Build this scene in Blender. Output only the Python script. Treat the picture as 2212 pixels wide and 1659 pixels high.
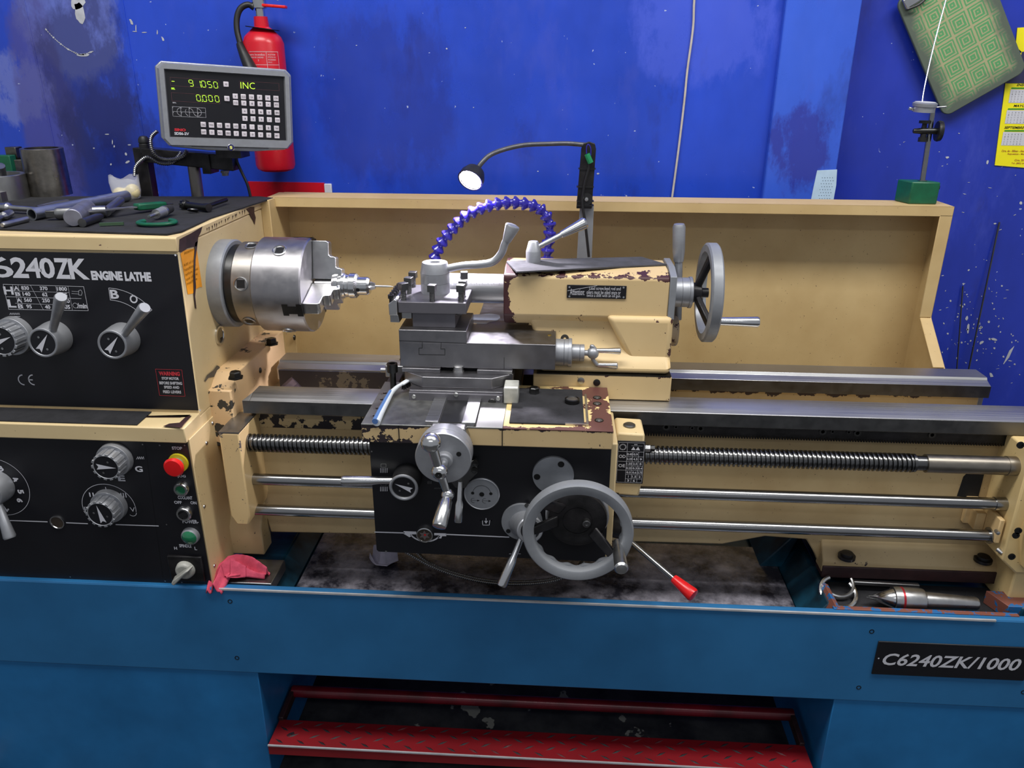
import bpy, bmesh, math, random
from mathutils import Vector, Matrix
random.seed(7)
R = math.radians
SC = bpy.context.scene
for o in list(bpy.data.objects): bpy.data.objects.remove(o)

# ------------------------------------------------------------------ camera
IW, IH, F = 2212., 1659., 1695.
YAW, PIT, ROL = R(3.23), R(21.6), R(.316)
_f = Vector((-math.sin(YAW)*math.cos(PIT), math.cos(YAW)*math.cos(PIT), -math.sin(PIT)))
_r = Vector((math.cos(YAW), math.sin(YAW), 0)); _u = _r.cross(_f)
CR = _r*math.cos(ROL) + _u*math.sin(ROL); CU = -_r*math.sin(ROL) + _u*math.cos(ROL); CF = _f
CAM = Vector((0.69652, -1.62303, 1.54608))
cd = bpy.data.cameras.new('camera'); cam = bpy.data.objects.new('camera', cd); SC.collection.objects.link(cam)
cam.matrix_world = Matrix(((CR.x, CU.x, -CF.x, CAM.x), (CR.y, CU.y, -CF.y, CAM.y), (CR.z, CU.z, -CF.z, CAM.z), (0, 0, 0, 1)))
cd.sensor_fit = 'HORIZONTAL'; cd.sensor_width = 36; cd.lens = F/IW*36; cd.clip_start = .02; cd.clip_end = 50
SC.camera = cam

def at(px, py, X=None, Y=None, Z=None):
    """the point of the plane X=, Y= or Z= seen at a pixel of the photograph"""
    d = ((px-IW/2)*CR - (py-IH/2)*CU)/F + CF
    if X is not None: t = (X-CAM.x)/d.x
    elif Y is not None: t = (Y-CAM.y)/d.y
    else: t = (Z-CAM.z)/d.z
    return CAM + d*t
def aX(px, py, Y): return at(px, py, Y=Y).x
def aZ(px, py, Y): return at(px, py, Y=Y).z

# ------------------------------------------------------------------ light
W = bpy.data.worlds.new('world'); SC.world = W; W.use_nodes = True
W.node_tree.nodes['Background'].inputs[0].default_value = (.74, .78, .86, 1)
W.node_tree.nodes['Background'].inputs[1].default_value = .36
SC.view_settings.view_transform = 'Standard'; SC.view_settings.look = 'None'
SC.view_settings.exposure = 0.0; SC.view_settings.gamma = 1; SC.view_settings.use_curve_mapping = False
def area(name, loc, sx, sy, power, col=(1, 1, 1), aim=None):
    l = bpy.data.lights.new(name, 'AREA'); l.shape = 'RECTANGLE'; l.size = sx; l.size_y = sy; l.energy = power; l.color = col
    o = bpy.data.objects.new(name, l); SC.collection.objects.link(o); o.location = loc
    if aim is not None: o.rotation_euler = (Vector(aim)-Vector(loc)).to_track_quat('-Z', 'Y').to_euler()
    return o
area('ceiling_tube_light', (-0.1, -.72, 3.1), 1.5, .45, 46, (1, .985, .96))
area('ceiling_tube_light', (1.9, -.72, 3.1), 1.5, .45, 46, (1, .985, .96))
area('ceiling_tube_light', (0.8, -2.9, 3.1), 2.4, .25, 15, (.95, .97, 1))
# the work lamp's own beam is added with the lamp below

# ------------------------------------------------------------------ materials
def srgb(r, g, b):
    f = lambda c: (c/255/12.92) if c/255 <= .04045 else ((c/255+.055)/1.055)**2.4
    return (f(r), f(g), f(b), 1)
class NT:
    def __init__(s, name):
        s.m = bpy.data.materials.new(name); s.m.use_nodes = True; s.t = s.m.node_tree; s.b = s.t.nodes['Principled BSDF']
        s.pos = s.t.nodes.new('ShaderNodeNewGeometry').outputs['Position']
    def n(s, ty, **kw):
        n = s.t.nodes.new(ty)
        for k, v in kw.items(): setattr(n, k, v)
        return n
    def link(s, a, b): s.t.links.new(a, b)
    def set(s, inp, v):
        if hasattr(v, 'is_output'): s.link(v, inp)
        else: inp.default_value = v
    def math(s, op, a, b=0., c=None, clamp=False):
        n = s.n('ShaderNodeMath', operation=op); n.use_clamp = clamp
        s.set(n.inputs[0], a); s.set(n.inputs[1], b)
        if c is not None: s.set(n.inputs[2], c)
        return n.outputs[0]
    def noise(s, scale, detail=3, rough=.55, vec=None, stretch=None):
        n = s.n('ShaderNodeTexNoise'); n.inputs['Scale'].default_value = scale; n.inputs['Detail'].default_value = detail; n.inputs['Roughness'].default_value = rough
        v = vec or s.pos
        if stretch:
            mp = s.n('ShaderNodeMapping'); mp.inputs['Scale'].default_value = stretch; s.link(v, mp.inputs['Vector']); v = mp.outputs[0]
        s.link(v, n.inputs['Vector']); return n.outputs[0]
    def ramp(s, v, a, b, lo=0., hi=1.):
        n = s.n('ShaderNodeMapRange'); s.set(n.inputs[0], v); n.inputs[1].default_value = a; n.inputs[2].default_value = b; n.inputs[3].default_value = lo; n.inputs[4].default_value = hi
        return n.outputs[0]
    def mix(s, f, a, b):
        n = s.n('ShaderNodeMix', data_type='RGBA'); s.set(n.inputs[0], f); s.set(n.inputs[6], a); s.set(n.inputs[7], b); return n.outputs[2]
    def xyz(s):
        n = s.n('ShaderNodeSeparateXYZ'); s.link(s.pos, n.inputs[0]); return n.outputs
    def out(s, col=None, rough=None, metal=None, bump=None, bs=.2, bd=.001):
        if col is not None: s.set(s.b.inputs['Base Color'], col)
        if rough is not None: s.set(s.b.inputs['Roughness'], rough)
        if metal is not None: s.set(s.b.inputs['Metallic'], metal)
        if bump is not None:
            n = s.n('ShaderNodeBump'); n.inputs['Strength'].default_value = bs; n.inputs['Distance'].default_value = bd
            s.link(bump, n.inputs['Height']); s.link(n.outputs[0], s.b.inputs['Normal'])
        return s.m
_mc = {}
def plain(name, col, rough=.5, metal=0., var=.12, scale=30, bump=0., coat=0.):
    if name in _mc: return _mc[name]
    n = NT(name); k = n.noise(scale)
    c2 = tuple(x*(1-var*1.6) for x in col[:3])+(1,)
    c = n.mix(n.ramp(k, .35, .65), c2, col)
    r = n.ramp(k, .3, .7, min(1, rough*1.2), rough*.85)
    n.out(c, r, metal, n.noise(scale*6) if bump else None, bump)
    if coat: n.b.inputs['Coat Weight'].default_value = coat
    _mc[name] = n.m; return n.m
def steel(name, v=.55, rough=.3, tint=(1, 1, 1), streak=None, var=.12):
    if name in _mc: return _mc[name]
    n = NT(name); k = n.noise(9, 3, .5); k2 = n.noise(45, 3, .6, stretch=streak or (1, 1, 1))
    c = tuple(v*t for t in tint)+(1,); d = tuple(x*(1-var*1.5) for x in c[:3])+(1,)
    n.out(n.mix(n.ramp(n.math('ADD', n.math('MULTIPLY', k, .6), n.math('MULTIPLY', k2, .4)), .35, .65), d, c),
          n.ramp(k2, .3, .7, rough*.88, rough*1.18), 1.)
    _mc[name] = n.m; return n.m
def painted(name, col, edges=(), chips=.74, chip_scale=28, under=srgb(52, 40, 44), rough=.42, dirt=.35, speck=True, dirtcol=srgb(120, 92, 58), under_metal=.1):
    """enamel paint whose chips (bare primer) gather along given edges: (axis, position, width, strength)"""
    n = NT(name); ax = n.xyz()
    big = n.noise(chip_scale, 5, .62); thr = n.math('ADD', big, 0.)
    for a, p, w, s in edges:
        e = n.math('ABSOLUTE', n.math('SUBTRACT', ax['XYZ'.index(a)], p))
        e = n.math('MULTIPLY', n.math('SUBTRACT', 1., n.math('DIVIDE', e, w), clamp=True), s)
        thr = n.math('ADD', thr, e)
    m = n.ramp(thr, chips, chips+.012)
    if speck:
        sp = n.ramp(n.noise(210, 2, .5), .735, .75)
        m = n.math('MAXIMUM', m, n.math('MULTIPLY', sp, .85))
    tone = n.ramp(n.noise(5, 4, .6), .35, .72)
    c = n.mix(n.math('MULTIPLY', tone, dirt), col, tuple(x*y**.25 for x, y in zip(col[:3], dirtcol[:3]))+(1,))
    c = n.mix(m, c, under)
    n.out(c, n.ramp(tone, 0, 1, rough, rough*1.25), n.math('MULTIPLY', m, under_metal), n.math('SUBTRACT', n.math('MULTIPLY', n.noise(260, 2), .15), m), .25, .0006)
    return n.m
CREAM = srgb(215, 192, 146)
M = {}
M['cream'] = painted('cream_enamel', CREAM, chips=.79)
M['cream_clean'] = painted('cream_guard_enamel', srgb(206, 179, 128), chips=.83, speck=True, dirt=.6)
M['black'] = plain('black_panel', srgb(14, 14, 21), .42, var=.1, scale=8)
M['rubber'] = plain('black_rubber', srgb(34, 34, 38), .85, var=.25, scale=25, bump=.4)
M['white'] = plain('white_print', srgb(205, 205, 212), .5, var=.03)
M['silver'] = plain('cast_aluminium', srgb(168, 170, 175), .42, .65, var=.1, scale=40)
M['grey'] = plain('grey_enamel', srgb(146, 149, 154), .45, .3, var=.1)
M['steel'] = steel('bright_steel', .60, .30)
M['chrome'] = steel('chromed_steel', .72, .2, var=.06)
M['mid'] = steel('worn_steel', .42, .34)
M['dark'] = steel('dark_steel', .16, .38)
M['ground'] = steel('ground_steel', .52, .38, streak=(.06, 6, 6))
M['slide'] = steel('oiled_slide_steel', .27, .36, tint=(1, .98, 1.03))
M['wiper'] = plain('wiper_plate', srgb(108, 106, 112), .42, .5, var=.12, scale=20)
M['shaft'] = steel('shaft_steel', .36, .22, streak=(.05, 3, 3))
M['chuck'] = steel('chuck_steel', .42, .37, tint=(1, .97, 1))
M['chuckold'] = steel('chuck_brown_steel', .36, .40, tint=(1, .93, .86))
M['blackox'] = steel('black_oxide', .07, .35)
M['red'] = plain('red_plastic', srgb(215, 25, 28), .25, var=.03)
M['redpaint'] = plain('red_cylinder_paint', srgb(200, 22, 38), .3, var=.06)
M['green'] = plain('green_enamel', srgb(20, 92, 62), .35, var=.15, scale=60)
M['glass_dark'] = plain('sight_glass', srgb(62, 52, 42), .08, var=.2, coat=1)
M['greenlamp'] = plain('green_lens', srgb(16, 110, 70), .12, var=.1, coat=1)
M['yellow'] = plain('yellow_plastic', srgb(205, 190, 40), .4, var=.05)
M['hoseblue'] = plain('blue_hose_plastic', srgb(42, 34, 150), .22, var=.08, coat=.4)
M['blackplastic'] = plain('black_plastic', srgb(24, 24, 26), .45, var=.1)
M['castdark'] = plain('oily_cast_iron', srgb(40, 38, 40), .38, .3, var=.5, scale=30, bump=.3)
M['blue'] = painted('blue_cabinet_enamel', srgb(42, 110, 162), chips=.80, chip_scale=22, under=srgb(16, 22, 34), rough=.36, dirt=.5, dirtcol=srgb(20, 80, 90), speck=False)
M['teal'] = plain('teal_tray_paint', srgb(20, 70, 92), .4, var=.5, scale=14)
M['primer'] = plain('dark_primer', srgb(62, 38, 40), .5, .1, var=.3)

# ------------------------------------------------------------------ geometry builder
class B:
    def __init__(s): s.v = []; s.f = []; s.m = []; s.sm = []
    def add(s, vs, fs, m=0, smooth=False):
        k = len(s.v); s.v += [Vector(v) for v in vs]
        for f in fs: s.f.append([i+k for i in f]); s.m.append(m); s.sm.append(smooth)
        return s
    def box(s, x0, y0, z0, x1, y1, z1, m=0, T=None):
        vs = [Vector((x, y, z)) for z in (z0, z1) for y in (y0, y1) for x in (x0, x1)]
        if T: vs = [T @ v for v in vs]
        return s.add(vs, [(0, 2, 3, 1), (4, 5, 7, 6), (0, 1, 5, 4), (2, 6, 7, 3), (0, 4, 6, 2), (1, 3, 7, 5)], m)
    def bar(s, p, q, w, h, m=0, up=(0, 0, 1)):
        """a straight bar of section w x h from p to q"""
        p, q = Vector(p), Vector(q); d = (q-p).normalized(); a = d.cross(Vector(up)).normalized()*w/2; b = a.cross(d).normalized()*h/2
        vs = [c+i*a+j*b for c in (p, q) for i, j in ((-1, -1), (1, -1), (1, 1), (-1, 1))]
        return s.add(vs, [(0, 1, 2, 3), (7, 6, 5, 4), (0, 4, 5, 1), (1, 5, 6, 2), (2, 6, 7, 3), (3, 7, 4, 0)], m)
    def rev(s, p, d, prof, n=32, m=0, sq=None):
        """turned shape: profile [(distance along d, radius)], sharp corners by splitting at repeated points"""
        p = Vector(p); d = Vector(d).normalized(); a = d.orthogonal().normalized(); b = d.cross(a)
        rows = []; vs = []
        for t, r in prof:
            if r < 1e-6: rows.append([len(vs)]); vs.append(p+d*t)
            else:
                rows.append(list(range(len(vs), len(vs)+n)))
                vs += [p+d*t+(a*math.cos(2*math.pi*i/n)+b*math.sin(2*math.pi*i/n))*r for i in range(n)]
        k = len(s.v); s.v += vs
        for i in range(len(rows)-1):
            A, C = rows[i], rows[i+1]; 
            flat = abs(prof[i][0]-prof[i+1][0]) < 1e-6
            mm = m if not isinstance(m, (list, tuple)) else m[i]
            for j in range(n):
                if len(A) == 1 and len(C) == 1: break
                if len(A) == 1: f = [A[0], C[(j+1) % n], C[j]]
                elif len(C) == 1: f = [A[j], A[(j+1) % n], C[0]]
                else: f = [A[j], A[(j+1) % n], C[(j+1) % n], C[j]]
                s.f.append([x+k for x in f]); s.m.append(mm); s.sm.append(not flat)
        return s
    def cyl(s, p, q, r, r2=None, n=28, m=0):
        p, q = Vector(p), Vector(q); L = (q-p).length; r2 = r if r2 is None else r2
        return s.rev(p, q-p, [(0, 0), (0, r), (L, r2), (L, 0)], n, m)
    def ball(s, c, r, m=0, n=20, d=(0, 0, 1), sq=1.):
        k = 10; return s.rev(c, d, [(-r*sq*math.cos(math.pi*i/k), r*math.sin(math.pi*i/k) if 0 < i < k else 0) for i in range(k+1)], n, m)
    def prism(s, poly, ax, a, b, m=0, T=None):
        """polygon in the two other axes pushed from a to b along ax"""
        def P(u, v, w): return {'X': (w, u, v), 'Y': (u, w, v), 'Z': (u, v, w)}[ax]
        n = len(poly); vs = [Vector(P(u, v, a)) for u, v in poly]+[Vector(P(u, v, b)) for u, v in poly]
        if T: vs = [T @ v for v in vs]
        return s.add(vs, [list(range(n))[::-1], list(range(n, 2*n))]+[[i, (i+1) % n, n+(i+1) % n, n+i] for i in range(n)], m)
    def tube(s, pts, r, n=12, m=0, smooth=True, sub=6, caps=True):
        pts = [Vector(p) for p in pts]
        if sub > 1 and len(pts) > 2:
            q = []; P = [pts[0]*2-pts[1]]+pts+[pts[-1]*2-pts[-2]]
            for i in range(1, len(P)-2):
                for k in range(sub):
                    t = k/sub; a, b, c, d = P[i-1:i+3]
                    q.append(.5*((2*b)+(c-a)*t+(2*a-5*b+4*c-d)*t*t+(-a+3*b-3*c+d)*t**3))
            q.append(pts[-1]); pts = q
        rs = r if isinstance(r, (list, tuple)) else None
        u = None; k = len(s.v); N = len(pts)
        for i, p in enumerate(pts):
            d = (pts[min(i+1, N-1)]-pts[max(i-1, 0)]).normalized()
            u = (d.orthogonal() if u is None else u-d*u.dot(d)).normalized(); w = d.cross(u)
            rr = r(i/(N-1)) if callable(r) else r
            s.v += [p+(u*math.cos(2*math.pi*j/n)+w*math.sin(2*math.pi*j/n))*rr for j in range(n)]
        for i in range(N-1):
            for j in range(n):
                s.f.append([k+i*n+j, k+i*n+(j+1) % n, k+(i+1)*n+(j+1) % n, k+(i+1)*n+j]); s.m.append(m); s.sm.append(smooth)
        if caps:
            s.f.append([k+j for j in range(n)][::-1]); s.m.append(m); s.sm.append(False)
            s.f.append([k+(N-1)*n+j for j in range(n)]); s.m.append(m); s.sm.append(False)
        return s
    def torus(s, c, d, R0, r, n=40, k=12, m=0, a0=0., a1=2*math.pi, sq=1.):
        c = Vector(c); d = Vector(d).normalized(); a = d.orthogonal().normalized(); b = d.cross(a)
        full = abs(a1-a0-2*math.pi) < 1e-6; N = n if full else n+1; o = len(s.v)
        for i in range(N):
            t = a0+(a1-a0)*i/n; e = a*math.cos(t)+b*math.sin(t)
            s.v += [c+e*(R0+r*math.cos(2*math.pi*j/k))+d*(r*sq*math.sin(2*math.pi*j/k)) for j in range(k)]
        for i in range(n):
            i2 = (i+1) % N
            for j in range(k): s.f.append([o+i*k+j, o+i2*k+j, o+i2*k+(j+1) % k, o+i*k+(j+1) % k]); s.m.append(m); s.sm.append(True)
        return s
    def build(s, name, mats, parent=None, bevel=0., loc=None, label=None, seg=2):
        me = bpy.data.meshes.new(name)
        off = Vector((0, 0, 0)); p = parent
        while p: off += p.location; p = p.parent
        if parent is None: off = Vector(loc) if loc is not None else (min((v.z, v) for v in s.v)[1] if False else Vector((sum(v.x for v in s.v)/len(s.v), sum(v.y for v in s.v)/len(s.v), min(v.z for v in s.v))))
        me.from_pydata([v-off for v in s.v], [], s.f)
        me.polygons.foreach_set('material_index', s.m); me.polygons.foreach_set('use_smooth', s.sm)
        for m in (mats if isinstance(mats, (list, tuple)) else [mats]): me.materials.append(M[m] if isinstance(m, str) else m)
        bm = bmesh.new(); bm.from_mesh(me)
        bmesh.ops.recalc_face_normals(bm, faces=bm.faces); bm.to_mesh(me); bm.free()
        me.update(); me.set_sharp_from_angle(angle=R(34))
        o = bpy.data.objects.new(name, me); SC.collection.objects.link(o)
        if parent: o.parent = parent
        else: o.location = off
        if label: o['label'] = label
        if bevel:
            b = o.modifiers.new('bevel', 'BEVEL'); b.width = bevel; b.segments = seg; b.limit_method = 'ANGLE'; b.angle_limit = R(35); b.harden_normals = False
        return o
def thing(name, label, cat, loc, group=None):
    o = bpy.data.objects.new(name, None); SC.collection.objects.link(o); o.location = loc; o.empty_display_size = .05
    o['label'] = label; o['category'] = cat
    if group: o['group'] = group
    return o
def tag(o, label, cat, group=None):
    o['label'] = label; o['category'] = cat
    if group: o['group'] = group
    return o
def struct(o): o['kind'] = 'structure'; return o

# lettering and printed marks on a plane
_tc = {}
def text2d(st, bold, shear):
    key = (st, bold, shear)
    if key not in _tc:
        cu = bpy.data.curves.new('t', 'FONT'); cu.body = st; cu.offset = bold; cu.shear = shear; cu.resolution_u = 3
        ob = bpy.data.objects.new('t', cu); SC.collection.objects.link(ob)
        dg = bpy.context.evaluated_depsgraph_get(); me = bpy.data.meshes.new_from_object(ob.evaluated_get(dg))
        vs = [(v.co.x, v.co.y) for v in me.vertices]; fs = [list(p.vertices) for p in me.polygons]
        bpy.data.objects.remove(ob); bpy.data.curves.remove(cu); bpy.data.meshes.remove(me)
        _tc[key] = (vs, fs)
    return _tc[key]
class Face:
    """a flat face carrying print; points are given by where the photograph shows them on that plane"""
    def __init__(s, p, n, up, lift=.0006):
        s.p = Vector(p); s.n = Vector(n).normalized(); s.lift = lift
        s.v = (Vector(up)-s.n*Vector(up).dot(s.n)).normalized(); s.u = s.v.cross(s.n); s.b = B()
        if s.u.x < 0 and abs(s.n.y) > .5: s.u = -s.u
    def uv(s, px, py):
        d = ((px-IW/2)*CR-(py-IH/2)*CU)/F+CF; t = (s.p-CAM).dot(s.n)/d.dot(s.n); w = CAM+d*t-s.p
        return w.dot(s.u), w.dot(s.v)
    def P(s, u, v, h=None): return s.p+s.u*u+s.v*v+s.n*(s.lift if h is None else h)
    def text(s, st, x0, y0, x1, y1, m=0, bold=.02, shear=0., rot=0.):
        """x0,y0 lower left and x1,y1 upper right, in photograph pixels, measured at the text's own height"""
        a = s.uv(x0, y0); c = s.uv(x1, y1); return s.textuv(st, a[0], a[1], c[0], c[1], m, bold, shear, rot)
    def textuv(s, st, u0, v0, u1, v1, m=0, bold=.02, shear=0., rot=0.):
        vs, fs = text2d(st, bold, shear)
        if not vs: return
        ax0 = min(v[0] for v in vs); ax1 = max(v[0] for v in vs); ay0 = min(v[1] for v in vs); ay1 = max(v[1] for v in vs)
        cu, cv = (u0+u1)/2, (v0+v1)/2; out = []
        if len(st) == 1 and st in '1Il.|':
            wn = min(u1-u0, (v1-v0)*(ax1-ax0)/(ay1-ay0)*1.1); u0, u1 = cu-wn/2, cu+wn/2
        for x, y in vs:
            u = u0+(x-ax0)/(ax1-ax0 or 1)*(u1-u0); v = v0+(y-ay0)/(ay1-ay0 or 1)*(v1-v0)
            if rot: du, dv = u-cu, v-cv; u = cu+du*math.cos(rot)-dv*math.sin(rot); v = cv+du*math.sin(rot)+dv*math.cos(rot)
            out.append(s.P(u, v))
        s.b.add(out, fs, m)
    def poly(s, pts, m=0): s.b.add([s.P(*s.uv(*p)) for p in pts], [list(range(len(pts)))], m)
    def polyuv(s, pts, m=0, h=None): s.b.add([s.P(u, v, h) for u, v in pts], [list(range(len(pts)))], m)
    def lineuv(s, a, b, w, m=0):
        d = Vector((b[0]-a[0], b[1]-a[1])); d.normalize(); n = Vector((-d.y, d.x))*w/2
        s.b.add([s.P(a[0]-n.x, a[1]-n.y), s.P(b[0]-n.x, b[1]-n.y), s.P(b[0]+n.x, b[1]+n.y), s.P(a[0]+n.x, a[1]+n.y)], [(0, 1, 2, 3)], m)
    def line(s, a, b, w=.0008, m=0): s.lineuv(s.uv(*a), s.uv(*b), w, m)
    def path(s, pts, w=.0008, m=0, close=False):
        q = list(pts)+([pts[0]] if close else [])
        for a, b in zip(q, q[1:]): s.line(a, b, w, m)
    def arc(s, c, r, a0, a1, w, m=0, n=24, ry=None):
        ry = ry or r
        pts = [(c[0]+r*math.cos(a0+(a1-a0)*i/n), c[1]+ry*math.sin(a0+(a1-a0)*i/n)) for i in range(n+1)]
        for a, b in zip(pts, pts[1:]): s.lineuv(a, b, w, m)
    def disc(s, c, r, m=0, n=24, h=None): s.polyuv([(c[0]+r*math.cos(2*math.pi*i/n), c[1]+r*math.sin(2*math.pi*i/n)) for i in range(n)], m, h)
    def build(s, name, mats, parent, label=None): return s.b.build(name, mats, parent, label=label)

exec_parts = []
# ================================================================== the room
WY = .62; WYC = .60; WYR = .66                       # back wall, its proud column, its right bay
def wall_mat(name, base, spots=(), dark=.28, rough=.3):
    n = NT(name); ax = n.xyz()
    c = n.mix(n.ramp(n.noise(3.2, 5, .62, stretch=(1, 1, .45)), .36, .66), tuple(x*(1-dark) for x in base[:3])+(1,), base)
    c = n.mix(n.math('MULTIPLY', n.ramp(n.noise(7, 6, .7, stretch=(1, 1, .35)), .56, .72), .45), c, srgb(70, 84, 190))
    c = n.mix(n.math('MULTIPLY', n.ramp(n.noise(4.3, 6, .7, stretch=(1.3, 1, .5)), .60, .75), .5), c, srgb(34, 34, 96))
    for cx, cz, rx, rz, col, lo, amt, sc in spots:
        dx = n.math('DIVIDE', n.math('SUBTRACT', ax['X'], cx), rx); dz = n.math('DIVIDE', n.math('SUBTRACT', ax['Z'], cz), rz)
        d = n.math('SUBTRACT', 1., n.math('ADD', n.math('MULTIPLY', dx, dx), n.math('MULTIPLY', dz, dz)), clamp=True)
        k = n.math('MULTIPLY', d, n.noise(sc, 6, .75, stretch=(1, 1, .5)))
        c = n.mix(n.math('MULTIPLY', n.ramp(k, lo, lo+.12), amt), c, col)
    sp = n.ramp(n.noise(75, 2, .5), .765, .785)
    c = n.mix(n.math('MULTIPLY', sp, .8), c, srgb(190, 200, 225))
    n.out(c, n.ramp(n.noise(12, 4), .3, .7, rough*.8, rough*1.4), 0, n.noise(2.5, 2), .35, .012)
    n.b.inputs['Coat Weight'].default_value = .25; n.b.inputs['Coat Roughness'].default_value = .2
    return n.m
def sp(px, py, rw, rh, col, lo=.25, amt=.8, sc=14):
    a = at(px, py, Y=WY); return (a.x, a.z, rw, rh, col, lo, amt, sc)
mw = wall_mat('blue_wall_paint', srgb(38, 76, 205), [
    sp(150, 40, .20, .22, srgb(120, 130, 190), .2, .6, 16), sp(30, 190, .22, .16, srgb(130, 140, 200), .3, .5, 20),
    sp(105, 250, .12, .5, srgb(78, 74, 140), .22, .65, 10), sp(190, 170, .25, .4, srgb(34, 34, 84), .28, .6, 9),
    sp(250, 330, .25, .3, srgb(30, 34, 88), .25, .6, 9), sp(830, 220, .3, .35, srgb(30, 38, 120), .24, .45, 8),
    sp(1530, 40, .3, .25, srgb(80, 100, 220), .26, .5, 12)])
mc = wall_mat('blue_column_paint', srgb(60, 102, 226), [(1.34, 1.36, .16, .2, srgb(46, 42, 140), .34, .7, 16)], dark=.2)
mr = wall_mat('blue_bay_paint', srgb(36, 58, 180), dark=.3)
xs0 = aX(1675, 200, WYC); xs1 = aX(1833, 200, WYC)
w = struct(B().box(-2.2, WY, -.09, xs0+.01, WY+.1, 3.3).build('wall_back', mw))
struct(B().box(xs0, WYC, -.09, xs1, WYC+.12, 3.3).build('trim_1', mc, bevel=.004))
wr = struct(B().box(xs1-.01, WYR, -.09, 3.4, WYR+.1, 3.3).build('wall_right_bay', mr)); wr.name = 'wall_right'
# seams of the wall sheets and flaked spots
b = B()
for (a, c) in (((265, 0), (310, 294)), ((52, 0), (106, 260))):
    p, q = at(*a, Y=WY), at(*c, Y=WY); d = (p-q)/(p-q).length
    b.bar(p+d*1.2, q-d*.9, .003, .003)
b.build('sheet_seam', mw, w)
f = Face((0, WY, 1.2), (0, -1, 0), (0, 0, 1), .0008)
def flake(px, py, w, h, k=7, rot=0):
    f.poly([(px+(w*math.cos(t)*math.cos(rot)-h*math.sin(t)*math.sin(rot))*random.uniform(.7, 1.15), py+(w*math.cos(t)*math.sin(rot)+h*math.sin(t)*math.cos(rot))*random.uniform(.7, 1.15)) for t in [2*math.pi*i/k for i in range(k)]])
for t in range(26):
    a = t/25; flake(100+100*a, 64+ (1-(1-a)**2)*58 - max(0, a-.75)*45, 2.6 if t % 3 else 4, 1.0 if t % 4 else 2.0, rot=.9-.9*a)
flake(180, 119, 17, 3.6, 12); flake(172, 28, 12, 26, 14, -.15); flake(166, 5, 17, 18, 12)
for x, y, w_, h_, r_ in [(284, 48, 3, 8, -.5), (294, 60, 1.2, 9, 0), (292, 68, 6, 1, 0), (312, 70, 6, 1.2, 0), (340, 70, 1.5, 6, 0), (352, 84, 2.5, 6, -.5), (232, 290, 5, 1.2, 0), (243, 307, 1.3, 6, 0), (247, 316, 1.5, 3, 0), (280, 313, 4, 1.5, 0), (203, 320, 2, 1.5, 0), (272, 333, 2.5, 4, -.4), (276, 350, 6, 3, -.5), (240, 355, 2, 3, 0),
    (600, 0, 2, 1, 0), (1292, 375, 3, 2, 0), (1162, 370, 2, 1.5, 0), (965, 105, 2, 2, 0), (1023, 232, 1.5, 1, 0), (770, 98, 2, 1, 0), (1005, 60, 2, 1, 0)]: flake(x, y, w_, h_, rot=r_)
f.build('bare_patches', plain('bare_plaster', srgb(196, 198, 205), .7, var=.15), w)
f = Face((0, WYR, 1.2), (0, -1, 0), (0, 0, 1), .0008)
for i in range(90):
    x = random.gauss(2110, 50); y = random.gauss(705, 60); flake(x, y, random.uniform(.6, 3), random.uniform(.6, 2.5), rot=random.uniform(0, 3))
for i in range(70): flake(random.uniform(1880, 2212), random.uniform(260, 860), random.uniform(.5, 4.5), random.uniform(.4, 1.1), rot=random.uniform(-.5, .5))
for x, y, w_, h_, r_ in [(2177, 770, 3.5, 26, .55), (2091, 710, 3, 13, .1), (2046, 340, 4, 3, 0), (2133, 350, 3, 5, .4), (2147, 733, 8, 3, .2), (2120, 740, 6, 3, -.5), (2141, 810, 4, 6, -.4), (2149, 483, 4, 1.5, 0), (2205, 438, 4, 4, 0), (2088, 687, 3, 6, .3), (2118, 708, 5, 2.5, -.5)]: flake(x, y, w_, h_, rot=r_)
f.build('bare_patches', 'white' if 0 else plain('bare_plaster', srgb(196, 198, 205), .7, var=.15), wr)
f = Face((0, WYC, 1.2), (0, -1, 0), (0, 0, 1), .0008)
n_ = NT('floor_concrete'); ns = n_.noise(9, 6, .65)
cc = n_.mix(n_.ramp(ns, .35, .65), srgb(24, 24, 28), srgb(66, 66, 66)); chip = n_.ramp(n_.noise(11, 4, .5), .665, .675)
n_.out(n_.mix(chip, cc, srgb(150, 150, 140)), .6, 0, ns, .4, .004)
fl = struct(B().box(-2.2, -3.4, -.09, 3.4, .8, -.03).build('floor', n_.m))

# ================================================================== the lathe, everything bolted together
lathe = thing('engine_lathe', 'large cream and blue metalworking lathe with black control panels, standing along the blue wall', 'lathe', (.5, -.05, -.03))
HX = -.02
# ---- cabinet
CY = -.272; CT = .526; CBm = .303
b = B()
b.box(-.9, CY, CBm, 1.95, CY+.02, CT-.002)
b.box(-.9, CY+.001, CT-.004, 1.95, CY+.014, CT)
cab = b.build('cabinet', 'blue', lathe, .0025)
M['blueped'] = painted('blue_pedestal_enamel', srgb(36, 116, 176), chips=.78, chip_scale=18, under=srgb(24, 40, 50), rough=.36, dirt=.7, dirtcol=srgb(12, 70, 80), speck=False)
B().box(-.9, CY+.003, -.03, .056, .26, CBm).build('pedestal', 'blueped', cab, .002)
B().box(1.316, CY+.003, -.03, 1.95, .26, CBm).build('pedestal', 'blueped', cab, .002)
B().box(-.02, CY+.02, CBm, 1.95, .24, CBm+.006).box(-.9, .24, .0, 1.95, .25, .46).build('back_panel', plain('dark_blue_underside', srgb(12, 24, 40), .6), cab) if 0 else None
wl = B()
wl.bar((.0, CY-.0005, CT-.001), (1.60, CY-.0005, CT-.001), .004, .004, up=(0, 0, 1))
M['rimmetal'] = plain('bare_rim_metal', srgb(205, 206, 210), .35, .3); wl.build('worn_rim', 'rimmetal', cab)
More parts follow.
